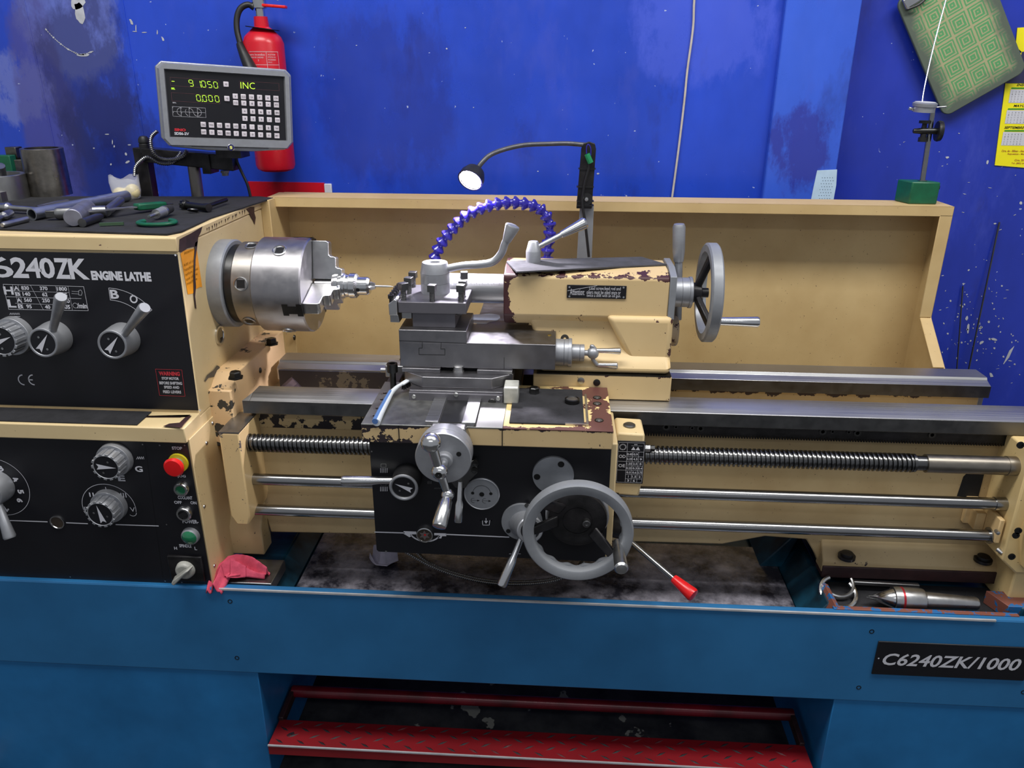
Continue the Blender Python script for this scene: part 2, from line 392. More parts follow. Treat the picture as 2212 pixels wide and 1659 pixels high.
for px, py in ((497, 1299), (512, 1421), (1883, 1364), (1855, 1485), (2211, 1495)):
    p = at(px, py, Y=CY); B().rev(p+Vector((0, .004, 0)), (0, -1, 0), [(0, 0), (.0, .0052), (.0045, .0052), (.0045, .0035), (.002, .003), (.002, 0)], 14, [1, 0, 0, 0, 0]).build('screw', ['blackox', 'blackox'], cab)
# floor of the chip tray, its teal flanks and the oily pan
b = B()
b.box(-.02, CY+.02, .44, 1.75, .42, .452)
b.box(-.02, CY+.04, .452, .085, .3, .50)
b.prism([(.085, .46), (.125, .46), (.085, .50)], 'Y', -.22, .3)
b.prism([(1.24, .456), (1.30, .456), (1.30, .52), (1.285, .52)], 'Y', -.23, .3)
b.prism([(1.195, .46), (1.25, .46), (1.28, .55), (1.262, .55)], 'Y', -.02, .25)
b.box(1.28, -.23, .452, 1.75, .3, .495)
b.box(1.67, -.235, .49, 1.75, .3, .53)
b.build('chip_tray', 'teal', cab, .004)
n_ = NT('oily_pan'); k = n_.noise(9, 6, .7); k2 = n_.noise(40, 5, .7)
n_.out(n_.mix(n_.ramp(k, .42, .68), srgb(50, 49, 58), srgb(178, 174, 186)), n_.ramp(k2, .3, .7, .12, .42), .1, n_.noise(14, 5, .7), .35, .004)
B().box(.128, CY+.021, .452, 1.238, .06, .463).build('oily_pan', n_.m, cab)
B().box(-.015, CY+.022, .50, .105, -.16, .5265).build('side_shelf', steel('dirty_shelf_steel', .3, .35), cab, .002)
B().box(1.30, -.225, .495, 1.665, -.125, .4995).build('ribbed_mat', 'rubber', cab)
b = B(); b.prism([(1.262, .47), (1.275, .47), (1.300, .524), (1.290, .529)], 'Y', -.255, -.17)
b.box(1.285, CY+.015, .50, 1.655, CY+.026, .5265)
b.prism([(1.645, CY+.04), (1.75, CY+.04), (1.75, -.18), (1.625, -.18)], 'Z', .50, .531)
b.build('worn_rim', painted('worn_blue_red_rim', srgb(34, 100, 160), chips=.46, chip_scale=40, under=srgb(128, 78, 66), speck=False), cab, .001)
# nameplate
p0, p1, p2, p3 = [at(x, y, Y=CY-.002) for x, y in ((1893, 1389), (2212, 1394), (2203, 1469), (1882, 1457))]
b = B(); xa, xb, za, zb = p3.x, p2.x+.008, (p3.z+p2.z)/2, (p0.z+p1.z)/2
b.box(xa, CY-.003, za, xb, CY, zb); pl = b.build('nameplate', 'black', cab, .0015)
f = Face((0, CY-.003, 0), (0, -1, 0), (0, 0, 1))
zc = (za+zb)/2; f.textuv('C6240ZK/1000', aX(1904, 1430, CY), zc-.0165, aX(2201, 1440, CY), zc+.0145, 0, .02, .22)
for x in (xa+.007, xb-.006): f.disc((x, zc), .0018)
f.polyuv([(xa, zb-.0008), (xb, zb-.0008), (xb, zb), (xa, zb)], 1); f.build('lettering', ['white', 'mid'], cab)

# ---- bed
BC = painted('bed_enamel', srgb(192, 170, 128), edges=(('Z', .872, .02, .30), ('Z', .56, .03, .10), ('X', .03, .05, .12)), chips=.74, dirt=.7)
b = B()
arch = [(-.0, .60), (.055, .60), (.06, .566), (.30, .571), (1.08, .578), (1.17, .602), (1.26, .598), (1.285, .56), (1.30, .53), (1.66, .53), (1.66, .878), (.05, .878), (.05, .85), (0, .84)]
b.prism(arch, 'Y', -.112, -.075)
b.prism([(x, z) for x, z in arch], 'Y', .075, .125)
b.box(.05, -.08, .79, 1.66, .08, .815); b.box(1.62, -.1, .53, 1.66, .1, .80)
b.prism([(-.142, .563), (-.142, .535), (-.10, .535), (-.10, .62), (-.112, .60)], 'X', 1.292, 1.67)      # right foot flange
b.prism([(-.15, .60), (-.15, .53), (-.10, .53), (-.10, .66), (-.112, .66)], 'X', -.02, .055)
bed = b.build('bed', BC, lathe, .003)
B().box(1.293, -.145, .524, 1.672, -.10, .553).build('foot', 'primer', bed, .002)
for px in (1830, 2125):
    p = at(px, 1192 if px < 2000 else 1199, Z=.590)
    B().rev((p.x, p.y-.002, .576), (0, 0, 1), [(0, 0), (0, .018), (.007, .018), (.007, .013), (.013, .0125), (.015, 0)], 18).build('foot_bolt', 'castdark', bed)
fw = [(-.080, .915), (-.117, .915), (-.141, .905), (-.141, .877), (-.125, .868), (-.10, .868), (-.10, .85), (-.085, .85), (-.080, .88)]
b = B(); b.prism(fw, 'X', .062, 1.83)
b.add([(.062, -.080, .915), (.062, -.117, .915), (.046, -.141, .905), (.046, -.141, .877), (.062, -.080, .88), (.062, -.1, .868)], [(0, 1, 2, 3, 5, 4)])
b.add([(.062, -.117, .915), (.062, -.141, .905), (.046, -.141, .905)], [(0, 1, 2)])
b.add([(.062, -.141, .905), (.062, -.141, .877), (.046, -.141, .877), (.046, -.141, .905)], [(0, 1, 2, 3)])
b.add([(.062, -.141, .877), (.062, -.1, .868), (.046, -.141, .877)], [(0, 1, 2)])
b.build('front_way', 'ground', bed, .0008)
b = B(); b.prism([(.137, .915), (.085, .915), (.081, .909), (.062, .902), (.062, .874), (.080, .87), (.080, .80), (.137, .80)], 'X', .05, 1.672)
b.build('rear_way', 'ground', bed, .0008)
b = B(); b.box(.06, -.085, .80, .42, -.055, .875); b.box(.06, .055, .80, .36, .082, .899); b.build('rear_way', 'castdark', bed, .002) if 0 else None
B().box(.055, .058, .815, .36, .0805, .8985).build('gap_face', painted('gap_face_enamel', srgb(46, 44, 52), edges=(('Z', .845, .03, .06),), chips=.57, chip_scale=22, under=srgb(104, 98, 88), speck=False), bed)
B().box(.047, -.1425, .8772, 1.83, -.1405, .9046).build('way_face', 'dark', bed); B().box(.36, .0612, .8745, 1.672, .0625, .9018).build('way_face', 'dark', bed)
b = B(); b.box(.066, -.1135, .832, .345, -.1115, .866); b.build('worn_strip', painted('worn_strip_enamel', srgb(192, 170, 128), chips=.50, chip_scale=26, under=srgb(36, 32, 36)), bed)
b = B(); b.box(.10, -.1132, .775, .30, -.1115, .806); b.build('worn_strip', painted('worn_strip_enamel2', srgb(192, 170, 128), edges=(('X', .2, .07, .12), ('Z', .806, .02, .08)), chips=.66, chip_scale=110, under=srgb(50, 30, 34)), bed)
# cast lug by the gap
lug = B(); lug.tube([(.075, -.04, .85), (.11, -.03, .880), (.128, -.02, .895)], .024, 10)
lug.build('casting_lug', plain('oily_purple_casting', srgb(98, 84, 92), .2, .4, var=.4, scale=30), bed)
# rack
b = B(); b.box(.80, -.127, .851, 1.625, -.112, .869)
for i in range(150):
    x = .802+i*.0055; b.prism([(x, .851), (x+.0042, .851), (x+.0032, .8445), (x+.001, .8445)], 'Y', -.127, -.113)
b.build('rack', 'castdark', bed)
for px, py in ((1439, 922), (1513, 925), (1777, 932), (1852, 935), (2013, 939), (1460, 922), (1495, 924), (1798, 932), (1833, 933)):
    p = at(px, py, Y=-.127); r_ = .0075 if px in (1439, 1513, 1777, 1852, 2013) else .0045
    B().rev((p.x, -.126, p.z), (0, -1, 0), [(0, 0), (0, r_), (.003, r_), (.003, r_*.5), (.001, r_*.5), (.001, 0)], 16).build('rack_screw', 'blackox', bed)
b = B(); b.prism([(1.555, .70), (1.6, .70), (1.6, .78), (1.57, .78), (1.56, .765)], 'Y', -.1135, -.112); b.build('dark_opening', plain('black_hollow', srgb(8, 8, 10), .8), bed)
# headstock-side block carrying the gap end, with bolts
b = B(); b.prism([(-.15, .80), (.19, .80), (.19, .955), (-.10, .955), (-.135, .93), (-.15, .93)], 'X', -.03, .028)
blk = b.build('gap_block', painted('gap_block_enamel', srgb(226, 192, 146), edges=(('Z', .957, .008, .16), ('Y', -.15, .03, .16), ('Z', .8, .06, .12)), chips=.70, chip_scale=34, under=srgb(58, 56, 52)), bed, .003)
for px, py, z in ((508, 806, .955), (586, 734, .955)):
    p = at(px, py, Z=z+.01); B().rev((p.x, p.y, z-.001), (0, 0, 1), [(0, 0), (0, .016), (.003, .016), (.003, .0125), (.013, .012), (.015, .009), (.015, 0)], 6).build('hex_bolt', 'blackox', bed)
for px, py in ((562, 800), (636, 729)):
    p = at(px, py, X=.028); B().rev((.027, p.y, p.z), (1, 0, 0), [(0, 0), (0, .007), (.003, .006), (.004, 0)], 14).build('cap_screw', 'blackox', bed)

# ---- lead screw, feed rod, control rod
SY = -.178
def thread(x0, x1, y, z, ro, ri, pitch, n=20):
    prof = [(0, ri), (.22, ri), (.34, ro), (.66, ro), (.78, ri)]; b = B(); P = int((x1-x0)/pitch)
    rows = [(i+t, r) for i in range(P) for t, r in prof]; k = len(rows)
    for t, r in rows:
        for j in range(n):
            a = 2*math.pi*j/n; b.v.append(Vector((x0+(t+j/n)*pitch, y+r*math.cos(a), z+r*math.sin(a))))
    m = len(prof)
    for i in range(k-1):
        for j in range(n):
            if j < n-1: q = (i*n+j, (i+1)*n+j, (i+1)*n+j+1, i*n+j+1)
            else:
                if i+m+1 >= k: continue
                q = (i*n+j, (i+1)*n+j, (i+m+1)*n, (i+m)*n)
            b.f.append(list(q)); b.m.append(0); b.sm.append(False)
    return b
xe = aX(1976, 1000, SY)
b = thread(.06, xe-.004, SY, .826, .0192, .0152, .0092)
b.cyl((.04, SY, .826), (xe+.02, SY, .826), .0150)
b.cyl((xe-.006, SY, .826), (xe-.001, SY, .826), .0185); b.cyl((xe+.003, SY, .826), (1.63, SY, .826), .0178) if 0 else None
ls = b.build('lead_screw', steel('lead_screw_steel', .17, .28), lathe)
b = B(); b.rev((xe+.006, SY, .826), (1, 0, 0), [(0, 0), (0, .0145), (.014, .0145), (.014, .0185), (.13, .0185), (.17, .0185), (.17, .0195), (1.63-xe, .0195), (1.63-xe, 0)], 32)
b.build('screw_sleeve', steel('brown_steel', .32, .36, tint=(1, .9, .76)), ls)
B().cyl((.05, SY, .7400), (1.63, SY, .7400), .0122).rev((1.595, SY, .74), (1, 0, 0), [(0, .0122), (0, .0138), (.03, .0138), (.03, .0122)]).build('feed_rod', 'shaft', lathe)
B().cyl((.05, SY, .6650), (1.605, SY, .6650), .0118).rev((1.60, SY, .665), (1, 0, 0), [(0, .0118), (0, .017), (.004, .017), (.004, .0118)]).build('control_rod', 'shaft', lathe)
# ---- brackets that carry them
BR = painted('bracket_enamel', srgb(222, 192, 140), edges=(('Z', .85, .05, .12), ('Y', -.22, .004, .05)), chips=.72, chip_scale=40, under=srgb(92, 84, 84))
b = B(); b.prism([(.0235, .675), (.035, .653), (.060, .653), (.0655, .675), (.0655, .867), (.0235, .867)], 'Y', -.222, -.10)
bl = b.build('left_bracket', BR, lathe, .003); bl.name = 'rod_bracket'
B().box(.0235, -.222, .867, .066, -.12, .8695).build('bracket_top', 'mid', bl)
b = B(); b.prism([(1.617, .63), (1.617, .875), (1.80, .875), (1.80, .60), (1.65, .60)], 'Y', -.215, -.1)
b.prism([(1.635, .70), (1.65, .86), (1.80, .87), (1.80, .62), (1.655, .62)], 'Y', -.235, -.21)
b.box(1.66, -.2, .50, 1.80, -.1, .60)
rb = b.build('rod_bracket', painted('right_bracket_enamel', srgb(224, 198, 142), chips=.80), lathe, .004)
for px, py in ((2205, 962), (2200, 1147), (2195, 1157), (2186, 1203)):
    p = at(px, py, Y=-.235); B().rev((p.x, -.233, p.z), (0, -1, 0), [(0, 0), (0, .007), (.0025, .007), (.0025, .004), (.001, .004), (.001, 0)], 16).build('screw', 'blackox', rb)
b = B(); b.box(1.575, -.125, .66, 1.60, -.112, .72); b.box(1.603, -.20, .66, 1.613, -.15, .715); b.box(1.585, -.15, .66, 1.605, -.12, .70); b.build('shear_clip', BR, rb, .002)
B().rev((1.596, -.205, .693), (0, -1, 0), [(0, 0), (0, .004), (.01, .004), (.012, 0)], 10).build('grub_screw', 'steel', rb)
B().rev((1.612, -.20, .647), (.5, -.8, -.3), [(0, 0), (0, .005), (.012, .004), (.014, 0)], 10).build('grub_screw', 'steel', rb)

# ---- headstock
HS = painted('headstock_enamel', CREAM, edges=(('Z', .90, .05, .05),), chips=.76, chip_scale=24)
b = B(); b.prism([(-.2025, .893), (-.199, .90), (-.1865, 1.2375), (.27, 1.2375), (.27, .893)], 'X', -.85, HX)
hs = b.build('headstock', HS, lathe, .003)
b = B(); b.prism([(-.1905, 1.2285), (-.1895, 1.2535), (-.186, 1.2565), (.272, 1.2575), (.272, 1.239), (-.180, 1.239), (-.180, 1.2285)], 'X', -.85, HX+.001)
b.build('lid', painted('lid_enamel', CREAM, edges=(('X', HX, .006, .10),), chips=.73, chip_scale=20, under=srgb(84, 50, 56)), hs, .0015)
# front panel (slightly leaning plate)
def panel_plane(y0, z0, y1, z1, off):
    d = Vector((0, y1-y0, z1-z0)).normalized(); n = Vector((0, -d.z, d.y)); return Vector((0, y0, z0))+n*off, n, d
pp, pn, pu = panel_plane(-.199, .90, -.1865, 1.2375, .0022)
def slab(fx0, fx1, pa, nv, t):   # plate: two lines along X
    a, c = pa; n = nv*t
    vs = [Vector((x, q.y, q.z))+k for k in (Vector((0, 0, 0)), n) for q in (a, c) for x in (fx0, fx1)]
    return B().add(vs, [(0, 1, 3, 2), (4, 6, 7, 5), (0, 4, 5, 1), (2, 3, 7, 6), (0, 2, 6, 4), (1, 5, 7, 3)])
a0 = Vector((0, -.199, .90))+pu*.006; a1 = Vector((0, -.199, .90))+pu*.324
slab(-.85, HX-.0015, (a0, a1), pn, .002).build('control_panel', 'black', hs, .0008)
f = Face(pp, pn, (0, 0, 1), .0004)
# big maker's type
for ch, x0, x1, yb, yt in (('C', -70, -28, 597, 553), ('6', -22, 23, 599, 555), ('2', 29, 55, 600, 556), ('4', 59, 85, 600, 557), ('0', 90, 114, 601, 557), ('Z', 122, 148, 602, 558), ('K', 153, 187, 603, 559)):
    f.text(ch, x0, yb, x1, yt, 0, .010 if ch in '64' else .03)
f.text('ENGINE', 199, 605, 263, 586, 0, .06); f.text('LATHE', 271, 607, 325, 588, 0, .06)
# speed table
f.path([(7, 614), (181, 619), (191, 671), (19, 668)], .0007, 0, True)
f.line((14, 641), (176, 645), .0007); f.line((24, 628), (150, 632), .0005); f.line((33, 655), (152, 659), .0005)
for a, c in (((27, 615), (44, 668)), ((39, 615), (51, 668)), ((66, 616), (94, 669)), ((120, 617), (127, 645)), ((147, 618), (157, 671))): f.line(a, c, .0005)
for st, x0, yb, x1, yt in (('H', 10, 636, 27, 619), ('L', 19, 664, 33, 647), ('A', 31, 627, 40, 618), ('B', 34, 639, 43, 631), ('A', 37, 653, 46, 644), ('B', 40, 666, 49, 657),
    ('830', 47, 626, 62, 618), ('370', 87, 627, 102, 619), ('1800', 124, 628, 144, 620), ('140', 50, 639, 65, 631), ('62', 92, 640, 102, 632), ('305', 127, 641, 145, 633), ('560', 53, 652, 68, 644), ('250', 92, 653, 107, 645), ('1220', 128, 654, 150, 646),
    ('95', 58, 666, 68, 658), ('40', 98, 667, 108, 659), ('205', 134, 667, 151, 659), ('/min', 168, 666, 187, 655)): f.text(st, x0, yb, x1, yt, 0, .03)
c = f.uv(163, 660); f.arc(c, .005, .2, 5.9, .0006)
f.line((155, 629), (171, 630), .0005); f.line((155, 634), (170, 635), .0005); f.path([(170, 628), (175, 626), (178, 632), (176, 638), (170, 637)], .0006, 0, True)
for k in range(6): f.line((21+k*3.6, 680), (23+k*3.6, 675.5), .0005); f.line((23+k*3.6, 675.5), (24.6+k*3.6, 680), .0005)
f.line((22, 683), (44, 683.5), .0008)
for k in range(7): f.line((24+k*2.6, 688), (25.5+k*2.6, 696), .0009)
f.path([(41, 688), (47, 688.5), (49, 698), (42, 697)], .0005, 0, True)
# direction scale
cen = f.uv(250, 733); q = [f.uv(235, 622), f.uv(238, 648), f.uv(320, 679), f.uv(335, 664)]
ro = (Vector(q[0])-Vector(cen)).length; ri = (Vector(q[1])-Vector(cen)).length
t0 = math.atan2(q[0][1]-cen[1], q[0][0]-cen[0]); t1 = math.atan2(q[3][1]-cen[1], q[3][0]-cen[0])
f.arc(cen, ro, t1, t0, .0009); f.arc(cen, ri, t1, t0, .0009)
for t in (t0, t1): f.lineuv((cen[0]+ri*math.cos(t), cen[1]+ri*math.sin(t)), (cen[0]+ro*math.cos(t), cen[1]+ro*math.sin(t)), .0009)
f.text('B', 240, 645, 255, 626, 0, .03); f.text('O', 282, 655, 296, 637, 0, .02, rot=-.35); f.text('A', 312, 676, 322, 664, 0, .02, rot=-.7)
# CE mark
for x0, x1 in ((40, 52), (59, 74)):
    c = f.uv(x1-1, 820.5); r_ = (f.uv(x1, 810)[1]-f.uv(x1, 831)[1])/2; f.arc(c, r_, math.pi*.5, math.pi*1.5, .0024)
f.line((61, 820.3), (71, 820.5), .0022)
# warning label
f.path([(336, 797), (393, 799), (400, 856), (345, 854)], .0007, 1, True)
f.text('WARNING', 344, 811, 388, 803, 1, .05)
for st, x0, y, x1 in (('STOP MOTOR', 350, 820, 386), ('BEFORE SHIFTING', 345, 830, 393), ('SPEED AND', 355, 839, 387), ('FEED LEVERS', 353, 849, 391)): f.text(st, x0, y, x1, y-5, 0, .03)
for x, y in ((379, 551), (432, 886)): f.disc(f.uv(x, y), .002)
f.build('lettering', ['white', plain('red_print', srgb(190, 50, 60), .5)], hs)
# orange oiling sticker on the end face
fs = Face((HX, 0, 1.1), (1, 0, 0), (0, 0, 1), .0008)
fs.poly([(389, 548), (398, 540), (424, 536), (436, 620), (431, 620), (420, 626), (416, 634), (405, 636)], 0)
for i, (st, x0, y, x1) in enumerate((('Attention', 397, 551, 420), ('Add oil in', 396, 577, 419), ('headstock', 398, 587, 424), ('before next', 400, 597, 428), ('use of the', 402, 607, 427), ('machine', 403, 617, 426))):
    a = fs.uv(x0, y); c = fs.uv(x1, y-7); fs.textuv(st, a[0], a[1], c[0], fs.uv(x0, y-7)[1], 1, .0)
fs.build('oiling_sticker', [plain('orange_sticker', srgb(250, 160, 20), .5, var=.08), plain('brown_print', srgb(120, 60, 30), .6)], hs)
cf = Face((HX+.001, 0, 1.1), (1, 0, 0), (0, 0, 1), .0006)
cf.poly([(387, 517), (398, 511), (412, 504), (437, 489), (433, 502), (428, 512), (426, 524), (424, 532), (414, 534), (405, 536), (398, 541), (390, 545), (386, 542)])
cf.poly([(421, 524), (427, 520), (424, 545), (422, 560), (421, 590), (423, 620), (421, 640), (424, 668), (421, 665), (418, 640), (417, 600), (418, 560)])
cf.poly([(531, 452), (540, 447), (549, 447), (549, 460), (552, 470), (550, 486), (546, 476), (541, 468), (538, 460)])
cf.poly([(441, 822), (447, 810), (460, 800), (468, 789), (473, 791), (476, 797), (465, 807), (462, 814), (450, 816), (443, 825)], 1)
for k_ in range(16):
    x_ = 445+k_*5.5+random.uniform(-2, 2); y_ = 492-(x_-445)*.49+random.uniform(0, 2); cf.poly([(x_, y_), (x_+2.2, y_-1), (x_+random.uniform(0, 2), y_+random.uniform(3, 10))])
cf.build('bare_patches', ['primer', plain('bare_grey', srgb(70, 68, 66), .5)], hs)
# oil sight glass on the end face
p = at(473, 724, X=HX); B().rev((HX, p.y, p.z), (1, 0, 0), [(0, 0), (0, .021), (.004, .021), (.004, .0165), (.0025, .0155), (.0025, 0)], 28, [0, 0, 0, 0, 1]).build('sight_glass', ['chrome', 'glass_dark'], hs)
# spindle flange
B().rev((HX, 0, 1.12), (1, 0, 0), [(0, 0), (0, .094), (.028, .094), (.031, .091), (.031, 0)], 56).build('spindle_flange', 'grey', hs)

def selector(px, py, rp, name, tip, parent, pt, pnv, depth=.045, pointer=0., lever=True, ribs=0, base=1.12, tipr=.011, handle='silver'):
    """turned knob standing off a leaning panel: px,py is the centre of its face in the photograph"""
    fc = Face(pt+pnv*depth, pnv, (0, 0, 1), .0006); u, v = fc.uv(px, py); c = fc.P(u, v, 0); sc_ = (fc.uv(px+10, py)[0]-u)/10; r = rp*sc_
    b = B(); o = c-pnv*depth
    if not ribs: b.rev(o, pnv, [(0, 0), (0, r*base), (.006, r*base), (.010, r*base), (depth-.002, r), (depth, r*.97), (depth, r*.84), (depth-.0015, r*.83), (depth-.0015, 0)], 48, [0]*7+[1])
    else:
        b.rev(o, pnv, [(0, 0), (0, r*1.22), (depth*.35, r*1.18), (depth*.35, 0)], 48)
        b.rev(o, pnv, [(0, 0), (0, r*.93), (depth-.001, r*.9), (depth, r*.88), (depth, r*.84), (depth-.0012, r*.83), (depth-.0012, 0)], 48, [0]*5+[1])
        for i in range(ribs):
            a = 2*math.pi*i/ribs; e = fc.u*math.cos(a)+fc.v*math.sin(a); w = fc.v*math.cos(a)-fc.u*math.sin(a)
            b.bar(o+pnv*depth*.35+e*r*.93, c+e*r*.93, r*.22, r*.14, 0, up=e)
    k = b.build(name, [handle, 'black'], parent, .0008)
    g = fc; a = pointer; rr = r*.72
    def rot(x, y): return (u+x*math.cos(a)-y*math.sin(a), v+x*math.sin(a)+y*math.cos(a))
    g.b.add([g.P(*rot(x*rr, y*rr), -.0009) for x, y in ((1, 0), (-.9, .30), (-.7, 0), (-.9, -.30))], [(0, 1, 2, 3)], 0)
    for x, y in ((.25, .55), (-.3, -.6)): g.disc(rot(x*rr, y*rr), r*.08, 1, 10, -.0009)
    for z in g.b.v: pass
    k2 = g.build('pointer_plate', ['white', 'mid'], parent) if parent.parent is None else None
    if k2 is None:   # third level already used by the knob: print joins the knob's own mesh
        me = k.data; n0 = len(me.vertices); off = Vector((0, 0, 0)); q_ = parent
        while q_: off += q_.location; q_ = q_.parent
        bm = bmesh.new(); bm.from_mesh(me); me.materials.append(M['white']); me.materials.append(M['mid'])
        for i, fc_ in enumerate(g.b.f):
            try: nf = bm.faces.new([bm.verts.new(g.b.v[j]-off+pnv*.0004) for j in fc_]); nf.material_index = 2+g.b.m[i]; nf.normal_update(); (nf.normal.dot(pnv) < 0 and nf.normal_flip())
            except ValueError: pass
        bm.to_mesh(me); bm.free()
    if lever:
        tp = Face(pt+pnv*(depth+lever), pnv, (0, 0, 1)); t = tp.P(*tp.uv(*tip), 0); s_ = c-pnv*depth*.55; d = (t-s_).normalized()
        B().rev(s_+d*r*.8, d, [(0, 0), (0, tipr*.62), ((t-s_).length*.35, tipr*.72), ((t-s_).length-r*.8-.004, tipr), ((t-s_).length-r*.8, tipr*.85), ((t-s_).length-r*.8, 0)], 24).build('selector_lever', handle, parent)
    return k
selector(92, 741, 32, 'speed_selector', (132, 641), hs, pp, pn, .045, .95, .035, tipr=.0115)
selector(242, 745, 32, 'direction_selector', (313, 664), hs, pp, pn, .045, .87, .035, tipr=.0115)
selector(2, 737, 34, 'range_knob', None, hs, pp, pn, .045, .4, 0, ribs=16)

# ---- gearbox
GY = -.263
GB = painted('gearbox_enamel', CREAM, edges=(('Y', GY, .02, .05),), chips=.775, chip_scale=26)
b = B(); b.prism([(-.259, .524), (GY, .8655), (-.272, .8665), (-.272, .8985), (-.2, .9005), (-.1985, .893), (-.05, .893), (.05, .86), (.1, .524)], 'X', -.85, HX)
gb = b.build('gearbox', GB, lathe, .002)
B().prism([(GY+.002, .526), (GY-.0005, .871), (.03, .871), (.03, .526)], 'X', HX, HX+.003).build('end_cover', GB, gb, .001) 
for px, py in ((446, 957), (459, 914), (441, 1094), (463, 1222)):
    p = at(px, py, X=HX+.003); B().rev((HX+.003, p.y, p.z), (1, 0, 0), [(0, 0), (0, .0042), (.002, .0035), (.003, 0)], 12).build('screw', 'steel', gb)
B().prism([(-.265, .8995), (-.205, .9012), (-.205, .903), (-.265, .901)], 'X', -.85, aX(310, 910, -.24)).build('ledge_mat', 'rubber', gb)
fj = Face((0, 0, .9003), (0, 0, 1), (0, 1, 0), .0012)
for pts in ([(236, 897), (405, 901), (412, 897), (390, 902), (330, 902), (240, 901)], [(352, 922), (392, 925), (398, 917), (414, 899), (404, 899), (388, 914), (366, 916)]): fj.poly(pts)
fj.build('chipped_paint', 'primer', gb)
gp, gn, gu = panel_plane(-.259, .524, GY, .8655, .0022)
slab(-.85, HX-.0015, (Vector((0, -.259, .524))+gu*.003, Vector((0, -.259, .524))+gu*.342), gn, .002).build('gear_panel', 'black', gb, .0008)
f = Face(gp, gn, (0, 0, 1), .0004)
# dial face at the left edge, roman scale, lettering
c = f.uv(-5, 1052); rr = f.uv(62, 1052)[0]-c[0]; f.arc(c, rr, -1.5, 2.2, .001, n=40)
for st, x, y, rot in (('3', 2, 1012, .4), ('4', 33, 1035, -.9), ('5', 45, 1062, -1.45), ('6', 43, 1081, -1.75), ('7', 12, 1099, -2.3)):
    a = f.uv(x, y); f.textuv(st, a[0]-.005, a[1]-.0065, a[0]+.005, a[1]+.0065, 0, .05, rot=rot)
f.text('G', 293, 1019, 307, 1007, 0, .03); f.text('E', 256, 1039, 269, 1027, 0, .04)
for k in range(4): f.line((295+k*4, 992), (298+k*4, 986), .0008); f.line((298+k*4, 986), (299+k*4, 992), .0008)
for st, x0, yb, x1, yt in (('I', 227, 1061, 231, 1052), ('II', 194, 1073, 202, 1064), ('III', 262, 1074, 272, 1065), ('IV', 184, 1106, 196, 1095), ('V', 282, 1105, 291, 1096)): f.text(st, x0, yb, x1, yt, 0, .0)
c = f.uv(236, 1096); rx = f.uv(293, 1096)[0]-c[0]; ry = f.uv(236, 1046)[1]-c[1]
f.arc(c, rx, -.15, math.pi+.15, .0011, n=44, ry=ry)
for sgn in (1, -1):
    e = (c[0]+sgn*(rx-.009), c[1]-.010); f.arc(e, .0085, (-2.4 if sgn > 0 else -math.pi), (0 if sgn > 0 else -.75), .0011, n=10)
for a, c_ in (((-40, 1122), (103, 1127)), ((143, 1129), (190, 1131)), ((250, 1133), (343, 1136))): f.line(a, c_, .0022)
for st, x0, yb, x1, yt in (('STOP', 372, 971, 393, 965), ('JOG', 384, 1032, 401, 1026), ('COOLANT', 385, 1078, 415, 1072), ('OFF', 377, 1088, 392, 1082), ('ON', 412, 1089, 424, 1083), ('POWER-', 395, 1130, 428, 1123), ('SPINDLE', 388, 1182, 413, 1176), ('H', 377, 1187, 382, 1181), ('L', 421, 1188, 425, 1181)): f.text(st, x0, yb, x1, yt, 0, .03)
for x, y in ((308, 960), (345, 962), (399, 962), (360, 1133), (152, 1246), (357, 1255), (393, 1258)): f.disc(f.uv(x, y), .0016, 1)
f.line((313, 960), (352, 1250), .0004, 2)
f.build('lettering', ['white', 'mid', 'blackox'], gb)
selector(228, 1010, 31, 'feed_knob', None, gb, gp, gn, .04, -.05, 0, ribs=14)
selector(216, 1112, 31, 'feed_knob', None, gb, gp, gn, .04, 1.75, 0, ribs=14)
selector(-30, 1068, 33, 'gear_dial', (22, 1163), gb, gp, gn, .038, .4, .012, base=1.08, tipr=.012)
def on_panel(px, py, h=0.):
    q = Face(gp+gn*h, gn, (0, 0, 1), 0); return q.P(*q.uv(px, py), 0)
p = on_panel(124, 1128); B().rev(p-gn*.002, gn, [(0, 0), (0, .0155), (.004, .0155), (.004, .0135), (.0025, .013), (.0025, 0)], 28, [0, 0, 0, 0, 1]).build('sight_glass', ['chrome', 'glass_dark'], gb)
p = on_panel(386, 999); B().rev(p, gn, [(0, 0), (0, .0205), (.004, .020), (.004, .012), (.016, .012), (.016, .0185), (.022, .0205), (.026, .017), (.027, 0)], 32, [0, 0, 0, 1, 2, 2, 2, 2]).build('stop_button', ['yellow', 'silver', 'red'], gb)
p = on_panel(395, 1053); B().rev(p, gn, [(0, 0), (0, .0155), (.010, .0150), (.012, .0135), (.012, .010), (.008, .0095), (.007, 0)], 28, [0, 0, 0, 0, 0, 1]).build('jog_button', ['chrome', 'greenlamp'], gb)
p = on_panel(401, 1106); B().rev(p, gn, [(0, 0), (0, .0165), (.010, .0155), (.012, .014), (.012, .0105), (.009, .0105), (.009, 0)], 28, [0]*5+[1]).bar(p+gn*.009+Vector((-.008, 0, -.005)), p+gn*.009+Vector((.008, 0, .005)), .006, .010, 1).build('coolant_switch', ['chrome', 'blackplastic'], gb)
p = on_panel(413, 1156); B().rev(p, gn, [(0, 0), (0, .019), (.008, .018), (.010, .0155), (.014, .011), (.0165, .005), (.017, 0)], 28, [0, 0, 0, 1, 1, 1]).build('power_light', ['silver', 'greenlamp'], gb)
pa, pb = on_panel(362, 1192), on_panel(447, 1258)
cx, cz = (pa.x+pb.x)/2, (pa.z+pb.z)/2; pc = on_panel(404, 1226)
b = B(); b.box(pc.x-.037, pc.y-.006, pc.z-.031, pc.x+.037, pc.y+.002, pc.z+.031)
